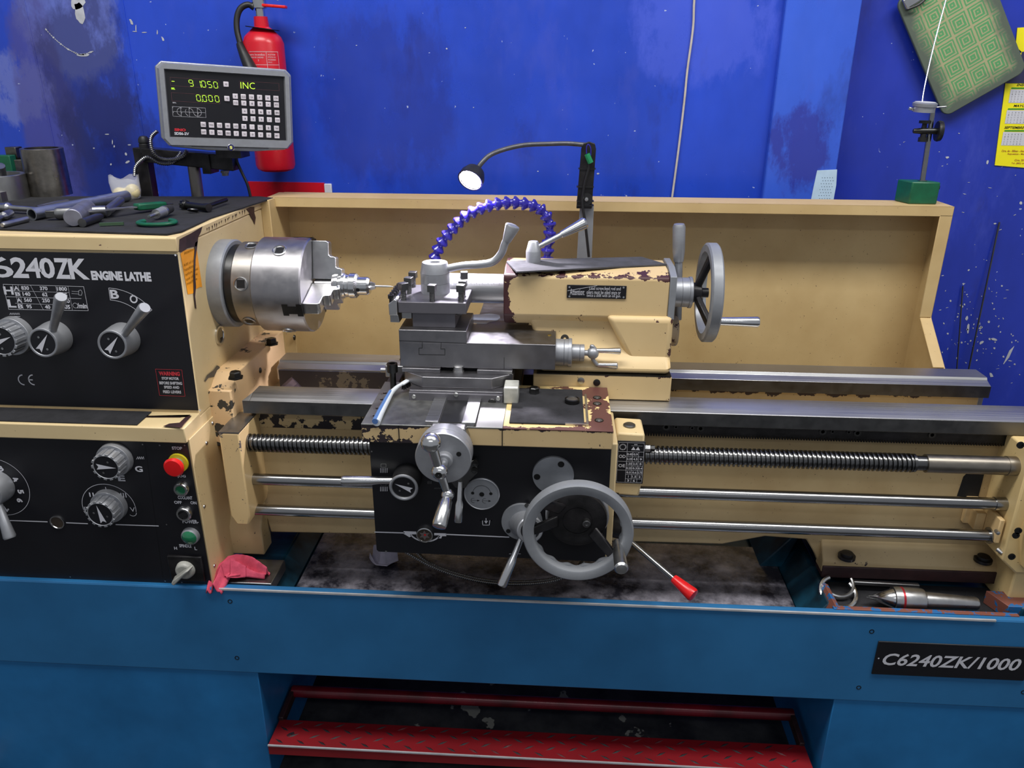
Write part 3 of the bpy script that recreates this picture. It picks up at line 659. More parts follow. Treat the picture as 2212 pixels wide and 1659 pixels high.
b.rev(pc-Vector((0, .004, 0)), gn, [(0, 0), (0, .021), (.010, .019), (.014, .016), (.014, 0)], 28, 1)
b.add([pc+gn*.016+Vector(v) for v in ((-.024, -.002, -.019), (-.018, -.002, -.026), (.022, 0, .012), (.025, 0, .018), (.019, 0, .019), (-.020, 0, -.010))]+
      [pc+gn*.034+Vector(v) for v in ((-.022, -.0, -.018), (-.017, -.0, -.023), (.015, 0, .010), (.019, 0, .015), (.014, 0, .015), (-.018, 0, -.011))], [(0, 1, 2, 3, 4, 5), (6, 7, 8, 9, 10, 11)]+[(i, (i+1) % 6, 6+(i+1) % 6, 6+i) for i in range(6)], 1)
b.build('rotary_switch', ['castdark', plain('ivory_plastic', srgb(176, 176, 168), .4, var=.2)], gb, .002)

# ---- splash guard
b = B(); GX1 = 1.627; GT = 1.2605; GF = .30; GB_ = .392
b.box(-.005, GF, GT-.003, GX1, GB_, GT)                          # top
b.box(-.005, GF, GT-.024, GX1, GF+.003, GT)                      # front lip
b.box(-.005, GB_-.004, .62, GX1, GB_, GT)                        # back sheet
b.prism([(GF, GT), (GB_, GT), (GB_, .62), (.15, .62), (.15, .875), (.185, .90), (GF, .989)], 'X', GX1-.003, GX1)   # right end
b.box(GX1-.030, GF, .989, GX1, GF+.003, GT-.02)
b.add([(GX1-.028, GF, .989), (GX1, GF, .989), (GX1, .185, .90), (GX1-.028, .185, .90), (GX1-.028, GF+.003, .986), (GX1, GF+.003, .986), (GX1, .187, .897), (GX1-.028, .187, .897)], [(0, 1, 2, 3), (4, 7, 6, 5), (0, 3, 7, 4), (1, 5, 6, 2), (0, 4, 5, 1), (3, 2, 6, 7)])
b.box(-.02, .258, .80, .002, GB_, GT-.001); b.box(-.02, .268, .8, .030, .271, 1.02)
b.build('splash_guard', 'cream_clean', lathe, .0015)

# ---- brake treadle
RT = painted('treadle_enamel', srgb(140, 20, 30), edges=(('X', .08, .12, .08),), chips=.72, chip_scale=16, under=srgb(34, 28, 34), speck=False, dirt=.5, dirtcol=srgb(70, 20, 30))
b = B(); b.prism([(-.283, .0995), (-.283, .101), (-.280, .104), (-.202, .101), (-.202, .097), (-.279, .099), (-.279, .076), (-.283, .076)], 'X', .062, 1.30)
tr = b.build('brake_treadle', RT, lathe, .0008)
b = B(); n1 = 0
for r_, y in enumerate((-.270, -.251, -.232, -.214)):
    for i in range(24):
        if n1 >= 96: break
        x = .085+i*.0502+(.025 if r_ % 2 else 0); z = .104-(y+.28)/.078*.003
        s_ = 1 if r_ % 2 else -1; dx, dy = .0145, .0080*s_
        nx, ny = -dy*.22, dx*.22; q = [(x-dx, y-dy), (x+nx, y+ny), (x+dx, y+dy), (x-nx, y-ny)]
        b.add([(a, c, z-.0005) for a, c in q]+[(x, y, z+.0022)], [(0, 1, 4), (1, 2, 4), (2, 3, 4), (3, 0, 4), (3, 2, 1, 0)]); n1 += 1
b.build('tread_pattern', painted('tread_enamel', srgb(92, 16, 24), chips=.47, chip_scale=6, under=srgb(24, 20, 26), speck=False), tr)
B().bar((.062, -.2832, .1035), (1.30, -.2832, .1035), .0034, .0034).build('worn_edge', M['rimmetal'], tr)
B().cyl((.065, -.112, .104), (1.298, -.112, .104), .0145).build('pivot_tube', plain('dark_red_tube', srgb(120, 20, 36), .28, .1, var=.45, scale=9), tr)
for x in (.066, 1.294): B().bar((x, -.205, .096), (x, -.105, .10), .012, .028).build('side_arm', 'primer', tr, .002)

# ================================================================== chuck, with a drill chuck gripped in it
SZ = 1.12
ch = thing('lathe_chuck', 'big three-jaw steel chuck on the spindle, left of the tool post', 'chuck', (.09, 0, 1.02))
x1 = aX(532, 612, -.06); x2 = aX(562, 612, -.08); XF = .178
x1 = .035; x2 = .075
b = B(); b.rev((.011, 0, SZ), (1, 0, 0), [(0, 0), (0, .084), (.017, .084), (.019, .082), (.019, 0)], 56)
b.build('backplate', 'blackox', ch)
B().rev((0, 0, SZ), (1, 0, 0), [(.028, 0), (.028, .086), (.031, .090), (.074, .090), (.074, 0)], 72).build('rear_body', 'chuckold', ch)
bb = B(); bb.rev((0, 0, SZ), (1, 0, 0), [(.0735, .088), (.0735, .098), (.076, .1005), (XF-.003, .1005), (XF, .098), (XF, .0), ], 72)
fb = bb.build('chuck_body', 'chuck', ch)
def key_hole(x, ang, r, rad, big):
    e = Vector((0, math.cos(ang), math.sin(ang))); c = Vector((x, 0, SZ))+e*(r-.004)
    b = B(); b.rev(c, e, [(0, 0), (.0055, 0), (.0055, rad*.0), ], 4) if 0 else None
    b.rev(c, e, [(0, rad), (.0055, rad), (.0062, rad*.86), (.0045, rad*.78), (.0045, 0)], 28, 0)
    t = Vector((1, 0, 0)); w = e.cross(t); q = [c+e*.0047+(t*i+w*j)*rad*.56 for i, j in ((-1, -1), (1, -1), (1, 1), (-1, 1))]
    b.add(q, [(0, 1, 2, 3)], 1)
    b.build('key_socket', ['steel' if big else 'mid', 'blackox'], ch)
def angof(px, py, r, x):       # angle round the axis of the point seen at a pixel
    best = min(range(360), key=lambda k: (lambda v: abs(v.dot(CU)/v.dot(CF)*-F+IH/2-py))(Vector((x, r*math.cos(R(k)), SZ+r*math.sin(R(k))))-CAM) if (math.cos(R(k)) < .0) else 1e9)
    return R(best)
key_hole(.058, angof(541, 531, .09, .058), .090, .0145, False); key_hole(.052, angof(530, 613, .09, .052), .090, .0150, False); key_hole(.050, angof(548, 693, .09, .05), .090, .014, False)
key_hole(.128, angof(598, 541, .1, .128), .1005, .0150, True); key_hole(.128, angof(598, 541, .1, .128)+R(120), .1005, .0150, True)
jaw = [(.013, 0), (.013, .066), (.034, .066), (.037, .062), (.037, .057), (.039, .053), (.058, .053), (.061, .050), (.061, .043), (.064, .038), (.090, .038), (.094, .033), (.094, 0)]
for k in (197, 77, 317):
    e = Vector((0, math.cos(R(k)), math.sin(R(k)))); w = Vector((1, 0, 0)).cross(e); b = B()
    n = len(jaw); vs = [Vector((XF-.003+a, 0, SZ))+e*r+w*s_ for s_ in (-.0125, .0125) for r, a in jaw]
    b.add(vs, [list(range(n)), list(range(n, 2*n))[::-1]]+[[i, (i+1) % n, n+(i+1) % n, n+i] for i in range(n)])
    o = b.build('jaw', 'chrome' if 0 else 'steel', ch, .0012)
    # slot in the rim where the jaw slides
    b = B(); q = []
    for sx, sw in ((0, .0145), (-.012, .0145), (-.012, .009), (-.030, .009), (-.030, .0135), (-.042, .0135)): q.append((sx, sw))
    pts = [(s_, t) for s_, t in q]+[(s_, -t) for s_, t in q[::-1]]
    b.add([Vector((XF+.0005+s_, 0, SZ))+e*(.1003-t*t*2+.0008)+w*t for s_, t in pts], [list(range(len(pts)))])
    b.add([Vector((XF+.0006, 0, SZ))+e*r+w*t for r, t in ((.015, -.0145), (.0985, -.0145), (.0985, .0145), (.015, .0145))], [(0, 1, 2, 3)])
    b.build('jaw_slot', 'blackox', ch)
dc = thing('drill_chuck', 'small knurled steel drill chuck held in the jaws of the big chuck', 'drill chuck', (.24, 0, 1.09))
d0 = aX(716, 615, -.02)
B().rev((d0-.04, 0, SZ), (1, 0, 0), [(0, 0), (0, .013), (.04, .013), (.04, .0255), (.046, .027), (.052, .027), (.0535, .0235), (.058, .0235), (.0595, .027), (.066, .027), (.068, .0245), (.074, .0245), (.076, .027), (.088, .027), (.0895, .019)], 48).build('sleeve', 'chrome', dc)
b = B(); 
for i in range(36):
    a = 2*math.pi*i/36; e = Vector((0, math.cos(a), math.sin(a))); b.bar(Vector((d0+.047, 0, SZ))+e*.0245, Vector((d0+.051, 0, SZ))+e*.020, .0022, .0045, up=e)
b.build('gear_teeth', 'steel', dc)
dn = d0+.0495
B().rev((dn, 0, SZ), (1, 0, 0), [(0, .0195), (.024, .0195), (.029, .016), (.030, .009), (.030, 0)], 40).build('nose', 'chrome', dc)
for k in (90, 210, 330):
    e = Vector((0, math.cos(R(k)), math.sin(R(k)))); B().add([Vector((dn+.028, 0, SZ))+e*r+e.cross(Vector((1, 0, 0)))*w for r, w in ((.002, -.004), (.002, .004), (.0095, .004), (.0095, -.004))]+[Vector((dn+.040, 0, SZ))+e*r+e.cross(Vector((1, 0, 0)))*w for r, w in ((.002, -.002), (.002, .002), (.006, .003), (.006, -.003))], [(0, 1, 2, 3), (4, 7, 6, 5), (0, 4, 5, 1), (1, 5, 6, 2), (2, 6, 7, 3), (3, 7, 4, 0)]).build('gripping_jaw', 'steel', dc)
e = Vector((0, -.92, -.1)); B().rev(Vector((dn+.006, 0, SZ-.004))+Vector((0, -.0185, 0)), (0, -1, -.1), [(0, .0042), (.0016, .0042), (.0016, .003), (.0008, 0)], 16).build('key_hole', 'blackox', dc)
xt = aX(850, 617, 0)
tag(B().rev((dn+.03, 0, SZ), (1, 0, 0), [(0, 0), (0, .0022), (xt-dn-.031-.012, .0022), (xt-dn-.031, .0006), (xt-dn-.031, 0)], 12).build('centre_pin', 'steel', loc=(dn+.03, 0, SZ-.0022)), 'thin steel pin gripped by the drill chuck, pointing at the tool post', 'pin')

# ================================================================== carriage
SE = painted('saddle_enamel', srgb(206, 180, 134), edges=(('Z', .945, .010, .30), ('X', .345, .12, .24), ('Z', .905, .012, .12), ('X', .445, .01, .08), ('X', .607, .008, .08)), chips=.69, chip_scale=38, under=srgb(46, 38, 42))
STOP_ = steel('scraped_saddle_top', .34, .46, tint=(1, 1, .95))
car = thing('lathe_carriage', 'sliding carriage on the bed with black apron, slides, handwheels and cream saddle', 'carriage', (.58, -.2, .65))
X0, X1, SZT, SY0 = .345, .808, .945, -.325
b = B(); b.box(X0, SY0, .907, X1, -.112, SZT-.001); b.box(X0+.0, -.31, .90, X1-.005, -.16, .91); b.box(.40, -.13, .9155, .63, .20, SZT-.001)
b.box(X0, -.112, .9155, .372, .06, .94); b.box(.78, -.112, .9155, X1, -.09, .94)
sad = b.build('saddle', SE, car, .002)
B().box(X0, SY0-.0005, SZT-.003, .607, -.112, SZT).box(.40, -.112, SZT-.003, .63, .20, SZT).build('saddle_top', STOP_, sad, .0008)
xg = aX(1095, 918, -.3); xr0 = aX(1268, 920, -.3)
b = B(); b.box(.607, SY0-.0005, SZT-.003, X1, -.112, SZT-.0003); b.build('saddle_wing', painted('wing_enamel', srgb(226, 200, 140), edges=(('X', .79, .035, .30), ('Y', -.12, .05, .12), ('Y', -.325, .012, .2)), chips=.58, chip_scale=24, under=srgb(96, 60, 54), speck=False), sad, .0008)
a_, c_ = at(1100, 912, Z=.947), at(1262, 912, Z=.947)
B().box(a_.x, a_.y-.002, SZT, c_.x, -.135, SZT+.003).build('wing_mat', 'rubber', sad, .001)
a_ = at(1262, 918, Z=.945); b = B(); b.bar((c_.x+.006, a_.y, .947), (c_.x+.006, -.16, .947), .004, .003); b.bar((c_.x-.035, a_.y-.002, .947), (c_.x+.008, a_.y-.002, .947), .004, .003); b.build('mat_frame', 'steel', sad)
for px, py in ((1290, 859), (1290, 872), (1294, 908)):
    p = at(px, py, Z=SZT); B().rev((p.x, p.y, SZT-.0005), (0, 0, 1), [(0, 0), (0, .0085), (.0012, .0085), (.0012, .006), (.0006, .006), (.0006, .0035), (.0018, .003), (.0018, 0)], 20, [1, 1, 1, 0, 0, 0, 0]).build('socket_screw', ['mid', 'blackox'], sad)
for px, py in ((832, 850), (826, 864), (816, 883), (810, 899)):
    p = at(px, py, Z=SZT); B().rev((p.x, p.y, SZT-.0005), (0, 0, 1), [(0, 0), (0, .0075), (.0012, .0075), (.0012, .0045), (.0005, .004), (.0005, 0)], 20, [0, 0, 0, 1, 1]).build('socket_screw', ['steel', 'blackox'], sad)
p = at(1236, 862, Z=SZT+.01); B().rev((p.x, p.y, SZT), (0, 0, 1), [(0, 0), (0, .0145), (.011, .0145), (.012, .012), (.0105, .011), (.0105, 0)], 28, [0, 0, 0, 0, 1]).build('oil_cap', ['blackox', 'steel'], sad)
p = at(1154, 842, Z=SZT+.01); B().rev((p.x, p.y, SZT), (0, 0, 1), [(0, 0), (0, .0125), (.003, .0105), (.014, .010), (.016, .008), (.016, 0)], 6).build('cap_bolt', 'blackox', sad)
for xa_ in (aX(862, 940, SY0), aX(1085, 945, SY0)): B().box(xa_-.0008, SY0-.0008, .907, xa_+.0008, SY0+.001, SZT-.002).build('casting_joint', 'blackox', sad)
# dovetail way on the saddle and its screw cover
xa0, xa1 = at(917, 912, Z=.953).x, at(1030, 915, Z=.953).x
b = B(); yy = at(917, 910, Z=.953).y
b.prism([(xa0+.004, SZT), (xa0, .953), (xa0+.024, .953), (xa0+.026, SZT)], 'Y', yy, .22); b.build('dovetail_way', 'ground', sad, .0006)
b = B(); b.prism([(xa1-.030, SZT), (xa1-.028, .953), (xa1-.003, .953), (xa1-.007, SZT)], 'Y', yy, .22); b.build('dovetail_way', 'ground', sad, .0006)
B().box(xa0+.024, yy+.012, SZT, xa1-.028, .2, .9475).build('screw_cover', 'dark', sad)
# apron
AY = -.302; ax0, ax1 = .352, .808; az0, az1 = .653, .907
B().box(ax0+.004, AY+.004, az0+.002, ax1+.012, -.15, az1).build('apron', SE if 0 else painted('apron_enamel', CREAM, chips=.8), car, .003)
apr = car.children[-1] if False else bpy.data.objects['apron']
B().prism([(ax0, az1), (ax0, az0+.004), (ax0+.004, az0), (ax1, az0-.004), (ax1, az1)], 'Y', AY, AY+.005).build('apron_panel', 'black', apr, .0008)
f = Face((0, AY, 0), (0, -1, 0), (0, 0, 1), .0005)
f.line((809, 1149), (874, 1151), .0025); f.line((963, 1154), (1100, 1160), .0025)
f.poly([(872, 1147), (899, 1148), (900, 1154), (886, 1154), (890, 1158), (884, 1160), (876, 1155), (872, 1153)]); f.poly([(938, 1151), (964, 1152), (964, 1158), (955, 1158), (953, 1163), (945, 1162), (950, 1156), (938, 1156)])
cc_ = f.uv(918, 1138); pr = (f.uv(960, 1160)[0]-cc_[0]); f.arc(cc_, pr*.93, -2.55, -.62, .0030, n=24, ry=pr*.88)
for x in (1039, 1061): f.line((x-2, 1124), (x+ (3 if x < 1050 else 2), 1124), .0012)
f.path([(1037, 1124), (1042, 1124), (1043, 1134), (1057, 1134), (1058, 1124), (1063, 1124)], .0012); f.line((1050, 1119), (1050, 1126), .0014); f.poly([(1046, 1125), (1054, 1125), (1050, 1131)])
f.line((1100, 1196), (1106, 1196), .001); f.line((1119, 1196), (1125, 1196), .001)
for yy_ in (1011, 1051):
    for k in range(5): f.line((822+k*3.6, yy_), (822+k*3.6, yy_+10), .0011)
    f.path([(823, yy_-9), (834, yy_-9), (834, yy_-2), (823, yy_-2)], .0004, 1, True)
for k in range(4): f.line((924+k*2.5, 1039), (924+k*2.5, 1045), .0006, 1)
for k in range(5): f.line((938+k*4, 1056), (940+k*4, 1053), .0004, 1); f.line((940+k*4, 1053), (942+k*4, 1056), .0004, 1)
f.disc(f.uv(834, 1191), .002, 1); f.disc(f.uv(803, 975), .0015, 1)
f.build('lettering', ['white', 'mid'], apr)
AN = Vector((0, -1, 0)); AP = Vector((0, AY, .8))
def on_ap(px, py, h=0.): return at(px, py, Y=AY-h)
selector(872, 1053, 29, 'feed_selector', None, apr, AP, AN, .045, -.38+math.pi, 0, base=1.1, handle='blackplastic')
p = on_ap(872, 1053, .045); B().torus(p, (0, -1, 0), .0245, .0030, 40, 8).build('selector_ring', 'silver', apr)
t = at(736, 1038, Y=AY-.03); s_ = p+Vector((-.022, .02, .003)); L = (t-s_).length
B().rev(s_, t-s_, [(0, 0), (0, .0068), (L*.25, .0068), (L*.42, .0088), (L-.006, .0098), (L-.002, .0085), (L, 0)], 24).build('feed_lever', 'chrome', apr)
# round cover plate, engraved dial
p = on_ap(1195, 1025); b = B(); b.rev(p, AN, [(0, 0), (0, .0395), (.0045, .039), (.005, .038), (.005, 0)], 56).build('cover_plate', 'grey', apr)
for px, py in ((1212, 1003), (1160, 1030)): q = on_ap(px, py, .005); B().rev(q, AN, [(0, 0), (.0002, 0), (.0002, .0062), (-.002, .0062)], 18) and B().rev(q+AN*.0002, AN, [(0, 0), (0, .0062), (.0006, .006), (.0006, .003), (.0002, 0)], 20).build('plate_screw', 'blackox', apr)
p = on_ap(1041, 1066); B().rev(p, AN, [(0, 0), (0, .0345), (.003, .0345), (.004, .033), (.003, .032), (.003, 0)], 56, [0, 0, 0, 0, 1]).build('pull_dial', ['silver', 'grey'], apr)
f = Face(p+AN*.003, AN, (0, 0, 1), .0003); f.disc((0, 0), .0048, 0, 20, .0006); f.arc((0, .002), .017, .2, math.pi-.2, .0007)
f.disc((-.0175, .002), .0032, 0, 14); f.disc((.0175, .002), .0032, 0, 14)
for x in (-.012, .010): f.lineuv((x-.008, -.014), (x+.007, -.014), .0006); f.arc((x-.004, -.014), .005, 1.2, 5, .0006); f.polyuv([(x+.003, -.012), (x+.003, -.016), (x+.008, -.014)])
f.build('engraving', 'blackox', apr)
p = at(962, 1000, Y=AY-.035); q = at(1003, 1040, Y=AY-.01)
B().prism([(aX(950, 1000, AY), aZ(1025, 1000, AY)), (aX(1030, 1000, AY), aZ(1030, 985, AY)), (aX(1034, 1000, AY), aZ(1034, 1012, AY)), (aX(1016, 1026, AY), aZ(1016, 1030, AY)), (aX(1008, 1046, AY), aZ(1008, 1046, AY)), (aX(985, 1046, AY), aZ(985, 1046, AY))], 'Y', AY-.018, AY).build('half_nut_housing', 'dark', apr, .003)
for px, py in ((1027, 1000), (1025, 1015)): q = on_ap(px, py, .018); B().rev(q, AN, [(0, 0), (0, .0062), (.003, .006), (.003, .0035), (.001, 0)], 18).build('cap_screw', 'blackox', apr)
s_, t = at(994, 1040, Y=AY-.02), at(990, 1128, Y=AY-.035); L = (t-s_).length
B().rev(s_, t-s_, [(0, 0), (0, .0048), (L*.45, .0050), (L*.55, .0078), (L-.004, .0085), (L-.001, .0078), (L, 0)], 24).build('half_nut_lever', 'chrome', apr)
p = on_ap(918, 1153); B().rev(p, AN, [(0, 0), (0, .0165), (.006, .0165), (.0065, .0145), (.005, .014), (.005, 0)], 30, [0, 0, 0, 0, 1]).build('sight_glass', ['chrome', 'glass_dark'], apr)
f = Face(p+AN*.0052, AN, (0, 0, 1), .0003)
f.polyuv([((.0115 if i % 2 else .006)*math.cos(math.pi*i/6), (.0115 if i % 2 else .006)*math.sin(math.pi*i/6)) for i in range(12)], 0); f.disc((.001, .001), .0022, 1, 12, .0006); f.build('glass_star', [plain('star_grey', srgb(110, 100, 98), .5), 'red'], apr)
# lower flange with feed engaging lever
p = on_ap(1128, 1125); B().rev(p, AN, [(0, 0), (0, .040), (.006, .040), (.006, 0)], 48).build('lever_flange', 'grey', apr)
for px, py in ((1098, 1147), (1138, 1092)): q = on_ap(px, py, .006); B().rev(q, AN, [(0, 0), (0, .0045), (.001, .0045), (.001, 0)], 16).build('plate_screw', 'blackox', apr)
q = at(1147, 1147, Y=AY-.05); B().rev(p+Vector((.004, 0, -.004)), q-p-Vector((.004, 0, -.004)), [(0, .030), (.02, .027), (.048, .026), (.050, .024), (.050, .019), (.049, .019), (.049, 0)], 40, [0, 0, 0, 0, 0, 1]).build('lever_hub', ['silver', 'black'], apr)
s_, t = at(1122, 1172, Y=AY-.045), at(1083, 1266, Y=AY-.085); L = (t-s_).length
B().rev(s_+(s_-t).normalized()*.012, t-s_, [(0, 0), (0, .0058), (L*.45, .0062), (L*.55, .0085), (L+.008, .0095), (L+.012, .008), (L+.012, 0)], 24).build('feed_engage_lever', 'chrome', apr)
# big handwheel
HWY = -.385; c = at(1248, 1147, Y=HWY); Ro = (at(1368, 1147, Y=HWY)-at(1128, 1147, Y=HWY)).length/2
hub = on_ap(1262, 1118)
ax_ = Vector((c.x, AY, c.z+.002))
b = B(); b.rev((c.x, AY, c.z), AN, [(0, 0), (0, .060), (.030, .060), (.034, .058), (.034, 0)], 64); b.build('graduated_collar', 'silver', car)
hw = B(); hw.rev((c.x, HWY+.012, c.z), AN, [(0, Ro-.018), (0, Ro-.003), (.003, Ro), (.018, Ro), (.0225, Ro-.0012), (.024, Ro-.003), (.024, Ro-.0175), (.0225, Ro-.020), (.018, Ro-.021), (.004, Ro-.021), (0, Ro-.018)], 112)
hwo = hw.build('carriage_handwheel', 'grey', car)
b = B(); b.rev((c.x, AY-.034, c.z), AN, [(0, .056), (.012, .055), (.0135, .052), (.0135, .028), (.0125, .028), (.0125, .0265), (.0135, .0265), (.0135, 0)], 64); b.build('handwheel_hub', 'castdark', hwo)
for k in (-38, 142, 184):
    e = Vector((math.cos(R(k)), 0, math.sin(R(k)))); hc = Vector((c.x, AY-.043, c.z))
    a, bq = hc+e*.035, Vector((c.x, HWY+.004, c.z))+e*(Ro-.017); w = e.cross(AN)
    vs = [a+w*.012+AN*.006, a-w*.012+AN*.006, a-w*.012-AN*.004, a+w*.012-AN*.004, bq+w*.009+AN*.005, bq-w*.009+AN*.005, bq-w*.009-AN*.006, bq+w*.009-AN*.006]
    B().add(vs, [(0, 1, 2, 3), (7, 6, 5, 4), (0, 4, 5, 1), (1, 5, 6, 2), (2, 6, 7, 3), (3, 7, 4, 0)]).build('spoke', 'castdark', hwo, .003)
b = B()
for k in range(-7, 8):
    a = R(-92+k*9); e = Vector((math.cos(a), 0, math.sin(a))); b.ball(Vector((c.x, HWY+.008, c.z))+e*(Ro-.020), .0095, n=12)
b.build('finger_grip', 'grey', hwo) if 0 else None
b = B(); n = 120; k0 = len(b.v)
for i in range(n):
    a = 2*math.pi*i/n; rr = Ro-.021+.0022*math.cos(a*16); e = Vector((math.cos(a), 0, math.sin(a)))
    b.v += [Vector((c.x, HWY+.004, c.z))+e*rr, Vector((c.x, HWY+.012, c.z))+e*rr, Vector((c.x, HWY+.012, c.z))+e*(Ro-.006), Vector((c.x, HWY+.004, c.z))+e*(Ro-.006)]
for i in range(n):
    j = (i+1) % n
    for q in range(4): b.f.append([i*4+q, j*4+q, j*4+(q+1) % 4, i*4+(q+1) % 4]); b.m.append(0); b.sm.append(False)
b.build('finger_grip', 'grey', hwo)
pin_ = at(1267, 1128, Y=AY-.05); B().rev((pin_.x, AY-.047, pin_.z), AN, [(0, .0075), (.010, .0075), (.011, .006), (.011, .003), (.009, 0)], 20).build('lock_screw', 'dark', hwo)
s_ = at(1334, 1178, Y=HWY-.006); t = at(1351, 1245, Y=HWY-.075); t = Vector((s_.x+.002, HWY-.080, s_.z-.002)); L = (t-s_).length
B().rev(s_-AN*.01, t-s_, [(0, .008), (.012, .008), (.018, .0085), (L*.4, .0105), (L+.004, .0125), (L+.008, .010), (L+.010, 0)], 28).build('crank_handle', 'steel', hwo)
# cross-slide handwheel
cw = at(957, 991, Y=-.385); cx_, cz_ = cw.x, cw.z
b = B(); b.prism([(cx_-.022, .905), (cx_-.030, .935), (cx_-.027, .950), (cx_+.035, .950), (cx_+.042, .930), (cx_+.040, .90), (cx_+.02, .87), (cx_-.02, .87)], 'Y', SY0-.02, SY0+.004); b.build('screw_bracket', 'mid', car, .002)
rr = (at(1018, 985, Y=-.385)-at(896, 985, Y=-.385)).length/2
dial = B().rev((cx_, SY0-.018, cz_+.001), (0, -1, -.02), [(0, 0), (0, rr*.98), (.010, rr), (.024, rr), (.025, rr*.97), (.026, rr), (.040, rr), (.042, rr*.97), (.042, 0)], 72).build('cross_slide_handwheel', 'silver', car)
B().rev((cx_+.003, SY0-.058, cz_), AN, [(0, .0155), (.012, .0155), (.014, .013), (.014, .008), (.022, .008), (.024, 0)], 28).build('dial_nut', 'silver', dial)
q = at(991, 981, Y=SY0-.061); B().rev(q, AN, [(0, .0045), (.0006, .0045), (.0006, 0)], 16).build('dial_hole', 'blackox', dial)
hy = SY0-.095; c0 = at(950, 1018, Y=hy); tb = at(931, 956, Y=hy); be = at(967, 1069, Y=hy)
b = B(); b.ball(c0, .0150, n=28); b.cyl((c0.x, SY0-.075, c0.z+.003), c0, .008); b.rev(c0, tb-c0, [(0, .0075), ((tb-c0).length, .010)], 24); b.ball(tb, .0178, n=32); b.rev(c0, be-c0, [(0, .0085), ((be-c0).length, .0062)], 24); b.ball(be, .0115, n=24)
b.build('ball_crank', 'chrome', dial)
t = Vector((be.x-.008, hy-.05, be.z-.052)); t = at(950, 1132, Y=hy-.045); L = (t-be).length
B().rev(be, t-be, [(0, .008), (.008, .0085), (.012, .011), (L*.6, .0125), (L, .0135), (L+.005, .012), (L+.007, 0)], 28).build('crank_grip', 'chrome', dial)
q = c0+AN*.0145; B().rev(q, AN, [(0, .006), (.001, .006), (.001, .003), (0, 0)], 16).build('crank_screw', 'blackox', dial)
# thread-chasing dial box with its table plate
b = B(); xa_, xb_ = aX(1328, 1000, -.235), aX(1390, 1000, -.235); b.prism([(xa_, .893), (xa_+.002, .90), (xb_-.001, .898), (xb_, .80-.002), (xb_-.004, aZ(1385, 1073, -.235)), (xa_-.002, aZ(1326, 1068, -.235))], 'Y', -.235, -.16)
db = b.build('thread_dial_box', painted('dial_box_enamel', CREAM, edges=(('Z', .755, .03, .25),), chips=.74, chip_scale=40, under=srgb(52, 44, 38)), car, .004)
p0, p1 = at(1334, 952, Y=-.2365), at(1388, 1045, Y=-.2365)
B().box(p0.x, -.2375, p1.z, p1.x, -.234, p0.z).build('table_plate', 'black', db, .0008)
f = Face((0, -.2375, 0), AN, (0, 0, 1), .0004); wx, hx = p1.x-p0.x, p0.z-p1.z
def U(a, c): return (p0.x-0+a*wx, p1.z+c*hx)
for a, c in (((.04, .03), (.04, .97)), ((.36, .03), (.36, .97)), ((.57, .03), (.57, .76)), ((.78, .03), (.78, .76)), ((.96, .03), (.96, .97)), ((.04, .76), (.96, .76)), ((.04, .53), (.96, .53)), ((.04, .32), (.96, .32)), ((.36, .645), (.96, .645)), ((.36, .425), (.96, .425)), ((.36, .22), (.96, .22)), ((.36, .12), (.96, .12)), ((.04, .97), (.96, .97)), ((.04, .03), (.96, .03))): f.lineuv(U(*a), U(*c), .0006)
f.arc(U(.2, .865), .0062, 0, 6.283, .0009)
for k in range(8):
    a = k*math.pi/4; u0 = U(.2, .865); f.lineuv((u0[0]+.004*math.cos(a), u0[1]+.004*math.sin(a)), (u0[0]+.0062*math.cos(a), u0[1]+.0062*math.sin(a)), .0008)
for k in (.58, .74): f.polyuv([U(k-.08, .80), U(k+.08, .80), U(k, .88)])
f.lineuv(U(.5, .90), U(.9, .90), .0004); u = U(.6, .93); f.textuv('mm', u[0], u[1]-.001, u[0]+.006, u[1]+.001)
for st, a, c in (('OD', .2, .645), ('OE', .2, .425)): u = U(a, c); f.textuv(st, u[0]-.0065, u[1]-.0035, u[0]+.0065, u[1]+.0035, 0, .02)
for i, row in enumerate((('0.45', '0.9', ''), ('2.25', '4.5', '9'), ('1.25', '2.5', '5'), ('0.25', '0.3', '0.4'), ('0.5', '0.6', '0.75'), ('1', '1.5', '2'), ('3', '6', ''))):
    for j, st in enumerate(row):
        if st:
            u = U((.465, .675, .87)[j], (.70, .588, .478, .372, .27, .17, .075)[i]); w_ = .0011+.0010*len(st); f.textuv(st, u[0]-w_, u[1]-.0024, u[0]+w_, u[1]+.0024, 0, .03)
for a, c in ((.05, .95), (.95, .95), (.05, .05), (.95, .05)): f.disc(U(a, c), .0015, 1)
f.build('lettering', ['white', 'mid'], db)
q = Vector((aX(1358, 940, -.2), -.2, .897)); B().rev(q, (0, 0, 1), [(0, .012), (.005, .012), (.007, .009), (.007, 0)], 24).build('dial_cap', 'dark', db)
q = at(1392, 968, Y=-.195); B().rev(q, (1, 0, 0), [(-.004, .010), (.0, .009), (.0, .0075), (.011, .0075), (.012, .006), (.020, .007), (.022, 0)], 6, [0, 0, 0, 0, 1, 1]).build('clamp_nut', ['chrome', 'blackox'], db)
